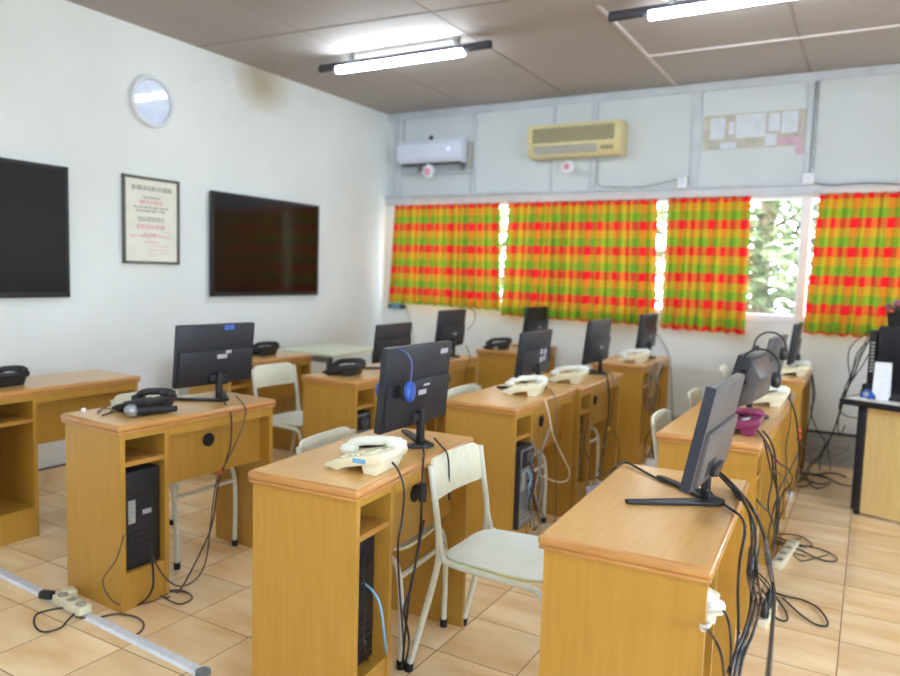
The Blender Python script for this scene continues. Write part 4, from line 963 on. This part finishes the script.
# second row
cab('white cable looping down from the second-row ivory phone', [Px(545, 400, -1.385), Px(549, 415, -1.37), Px(553, 435, -1.36), Px(562, 455, -1.34), Px(569, 470, -1.33), Px(567, 480, -1.34), Px(557, 482, -1.36), Px(542, 476, -1.39)], .004, 'cable_white', group='cables behind the second row')
cab('dark cable from the silvery-stickered monitor to the floor', [Pz(549, 389, .77), Px(554, 396, -1.39), Px(556, 410, -1.37), Px(555, 430, -1.37), Px(556, 470, -1.36), Px(556, 505, -1.36), Pz(555, 522, .01)], .003, 'cable_brown', group='cables behind the second row')
cab('grey cable crossing behind the second-row tower', [Px(551, 425, -1.41), Px(545, 440, -1.37), Px(540, 460, -1.37), Px(541, 490, -1.36), Px(538, 510, -1.36), Pz(541, 524, .01)], .006, 'cable_grey', group='cables behind the second row')
cab('black cable at the foot of the second-row tower', [Px(528, 480, -1.38), Px(534, 500, -1.36), Px(537, 512, -1.35), Pz(540, 522, .01), Pz(534, 530, .01)], .005, group='cables behind the second row')
cab('dark cable pair bound with yellow tape, left strand', [Pz(603, 370, .77), Px(607, 377, -1.375), Px(609, 395, -1.36), Px(608, 420, -1.355), Px(604, 440, -1.35), Px(602, 455, -1.34), Pz(597, 478, .01)], .005, 'cable', ties=[(Px(608, 429, -1.352), 'tie_yellow'), (Px(603, 447, -1.345), 'tie_yellow')], group='cables behind the second row')
cab('brown cable pair bound with yellow tape, right strand', [Pz(606, 369, .76), Px(613, 378, -1.375), Px(614, 400, -1.36), Px(610, 424, -1.352), Px(606, 440, -1.345), Px(603, 460, -1.335), Pz(600, 480, .01)], .0035, 'cable_brown', group='cables behind the second row')
cab('thin dark cable swinging right of the yellow-taped pair', [Px(611, 430, -1.35), Px(617, 436, -1.35), Px(619, 452, -1.35), Px(617, 470, -1.34), Pz(619, 480, .01)], .0025, group='cables behind the second row')
rnd = random.Random(9)
for i, lb in enumerate(['leftmost strand of the tangled cables at the back wall desk', 'brown strand of the tangled cables at the back wall desk', 'middle grey strand of the tangled cables at the back wall desk', 'black strand of the tangled cables at the back wall desk', 'rightmost strand of the tangled cables at the back wall desk']):
    u0 = 650 + i * 2.5
    cab(lb, [Px(u0 + 6, 362 + i, -1.365)] + [Px(u0 + rnd.uniform(-5, 5), v, -1.35 + rnd.uniform(-.02, .02)) for v in (378, 392, 405, 418, 430, 440)] + [Pz(u0 - 4, 456, .01), Pz(u0 + rnd.uniform(-10, 6), 462, .01)], .005, ['cable', 'cable_brown', 'cable_grey', 'cable', 'cable_brown'][i], group='tangled cables at the back wall desk')
cab('thin dark wire hanging down the back wall beside the desk full of cables', [Py(656, 333, 6.17), Py(668, 352, 6.17), Py(671, 375, 6.175), Py(672, 400, 6.175), Py(673, 430, 6.175)], .003)
cab('thin wire drooping down the back wall from the small dark box', [Py(406, 306, 6.17), Py(410, 322, 6.175), Py(413, 335, 6.175), Py(414, 370, 6.175)], .003, 'cable_grey')
cab('black cable curling beside the small-marked monitor below the curtain', [Py(467, 330, 4.85), Py(474, 322, 4.88), Py(475, 312, 4.9), Py(470, 309, 4.86)], .003)
cab('thin cable from the small-marked monitor down over the desk edge', [Px(466, 345, -2.6), Px(470, 358, -2.56), Px(466, 372, -2.54), Px(463, 392, -2.54)], .0025)
# upper wall wire
cab('brown wire sagging from the beige air conditioner to the wall socket', [Py(599, 160, YB - .03), Py(598, 184, YB - .03), Py(612, 187, YB - .035), Py(640, 187, YB - .035), Py(662, 183, YB - .035), Py(681, 178, YB - .03)], .004, 'cable_grey')
cab('dark wire running right along the ledge above the right curtain', [Py(812, 182, YB - .05), Py(828, 185, YB - .055), Py(850, 184, YB - .055), Py(872, 183, YB - .055), Py(905, 185, YB - .055)], .004, 'cable')

# ------------------------------------------------------------------ light
SKY = 16.5
w_ = bpy.data.worlds.new('sky'); sc.world = w_; w_.use_nodes = True; nt = w_.node_tree; bg = nt.nodes['Background']
sk = nt.nodes.new('ShaderNodeTexSky'); sk.sky_type = 'NISHITA'; sk.sun_elevation = R_(60); sk.sun_rotation = R_(200); sk.sun_disc = False; sk.dust_density = 6.0; sk.air_density = .6
hs = nt.nodes.new('ShaderNodeMix'); hs.data_type = 'RGBA'; hs.inputs['Factor'].default_value = .85; hs.inputs['B'].default_value = (.80, .93, 1.06, 1)
nt.links.new(sk.outputs[0], hs.inputs['A']); nt.links.new(hs.outputs['Result'], bg.inputs['Color']); bg.inputs['Strength'].default_value = SKY
def portal(loc, rot, w, h):
    l = bpy.data.lights.new('window_portal', 'AREA'); l.shape = 'RECTANGLE'; l.size = w; l.size_y = h; l.cycles.is_portal = True
    o = bpy.data.objects.new('window_portal', l); COL.objects.link(o); o.location = loc; o.rotation_euler = rot
portal(((WX0 + WX1) / 2, YB + .3, (ZS + ZH) / 2), (R_(-90), 0, 0), WX1 - WX0, ZH - ZS)
portal((XR + .3, .6, 1.6), (0, R_(90), 0), 1.3, 5.0)
vs_ = sc.view_settings; vs_.view_transform = 'Standard'; vs_.look = 'None'; vs_.gamma = 1; vs_.use_curve_mapping = False; vs_.exposure = 0.0
sc.cycles.max_bounces = 10; sc.cycles.diffuse_bounces = 6; sc.cycles.sample_clamp_indirect = 6
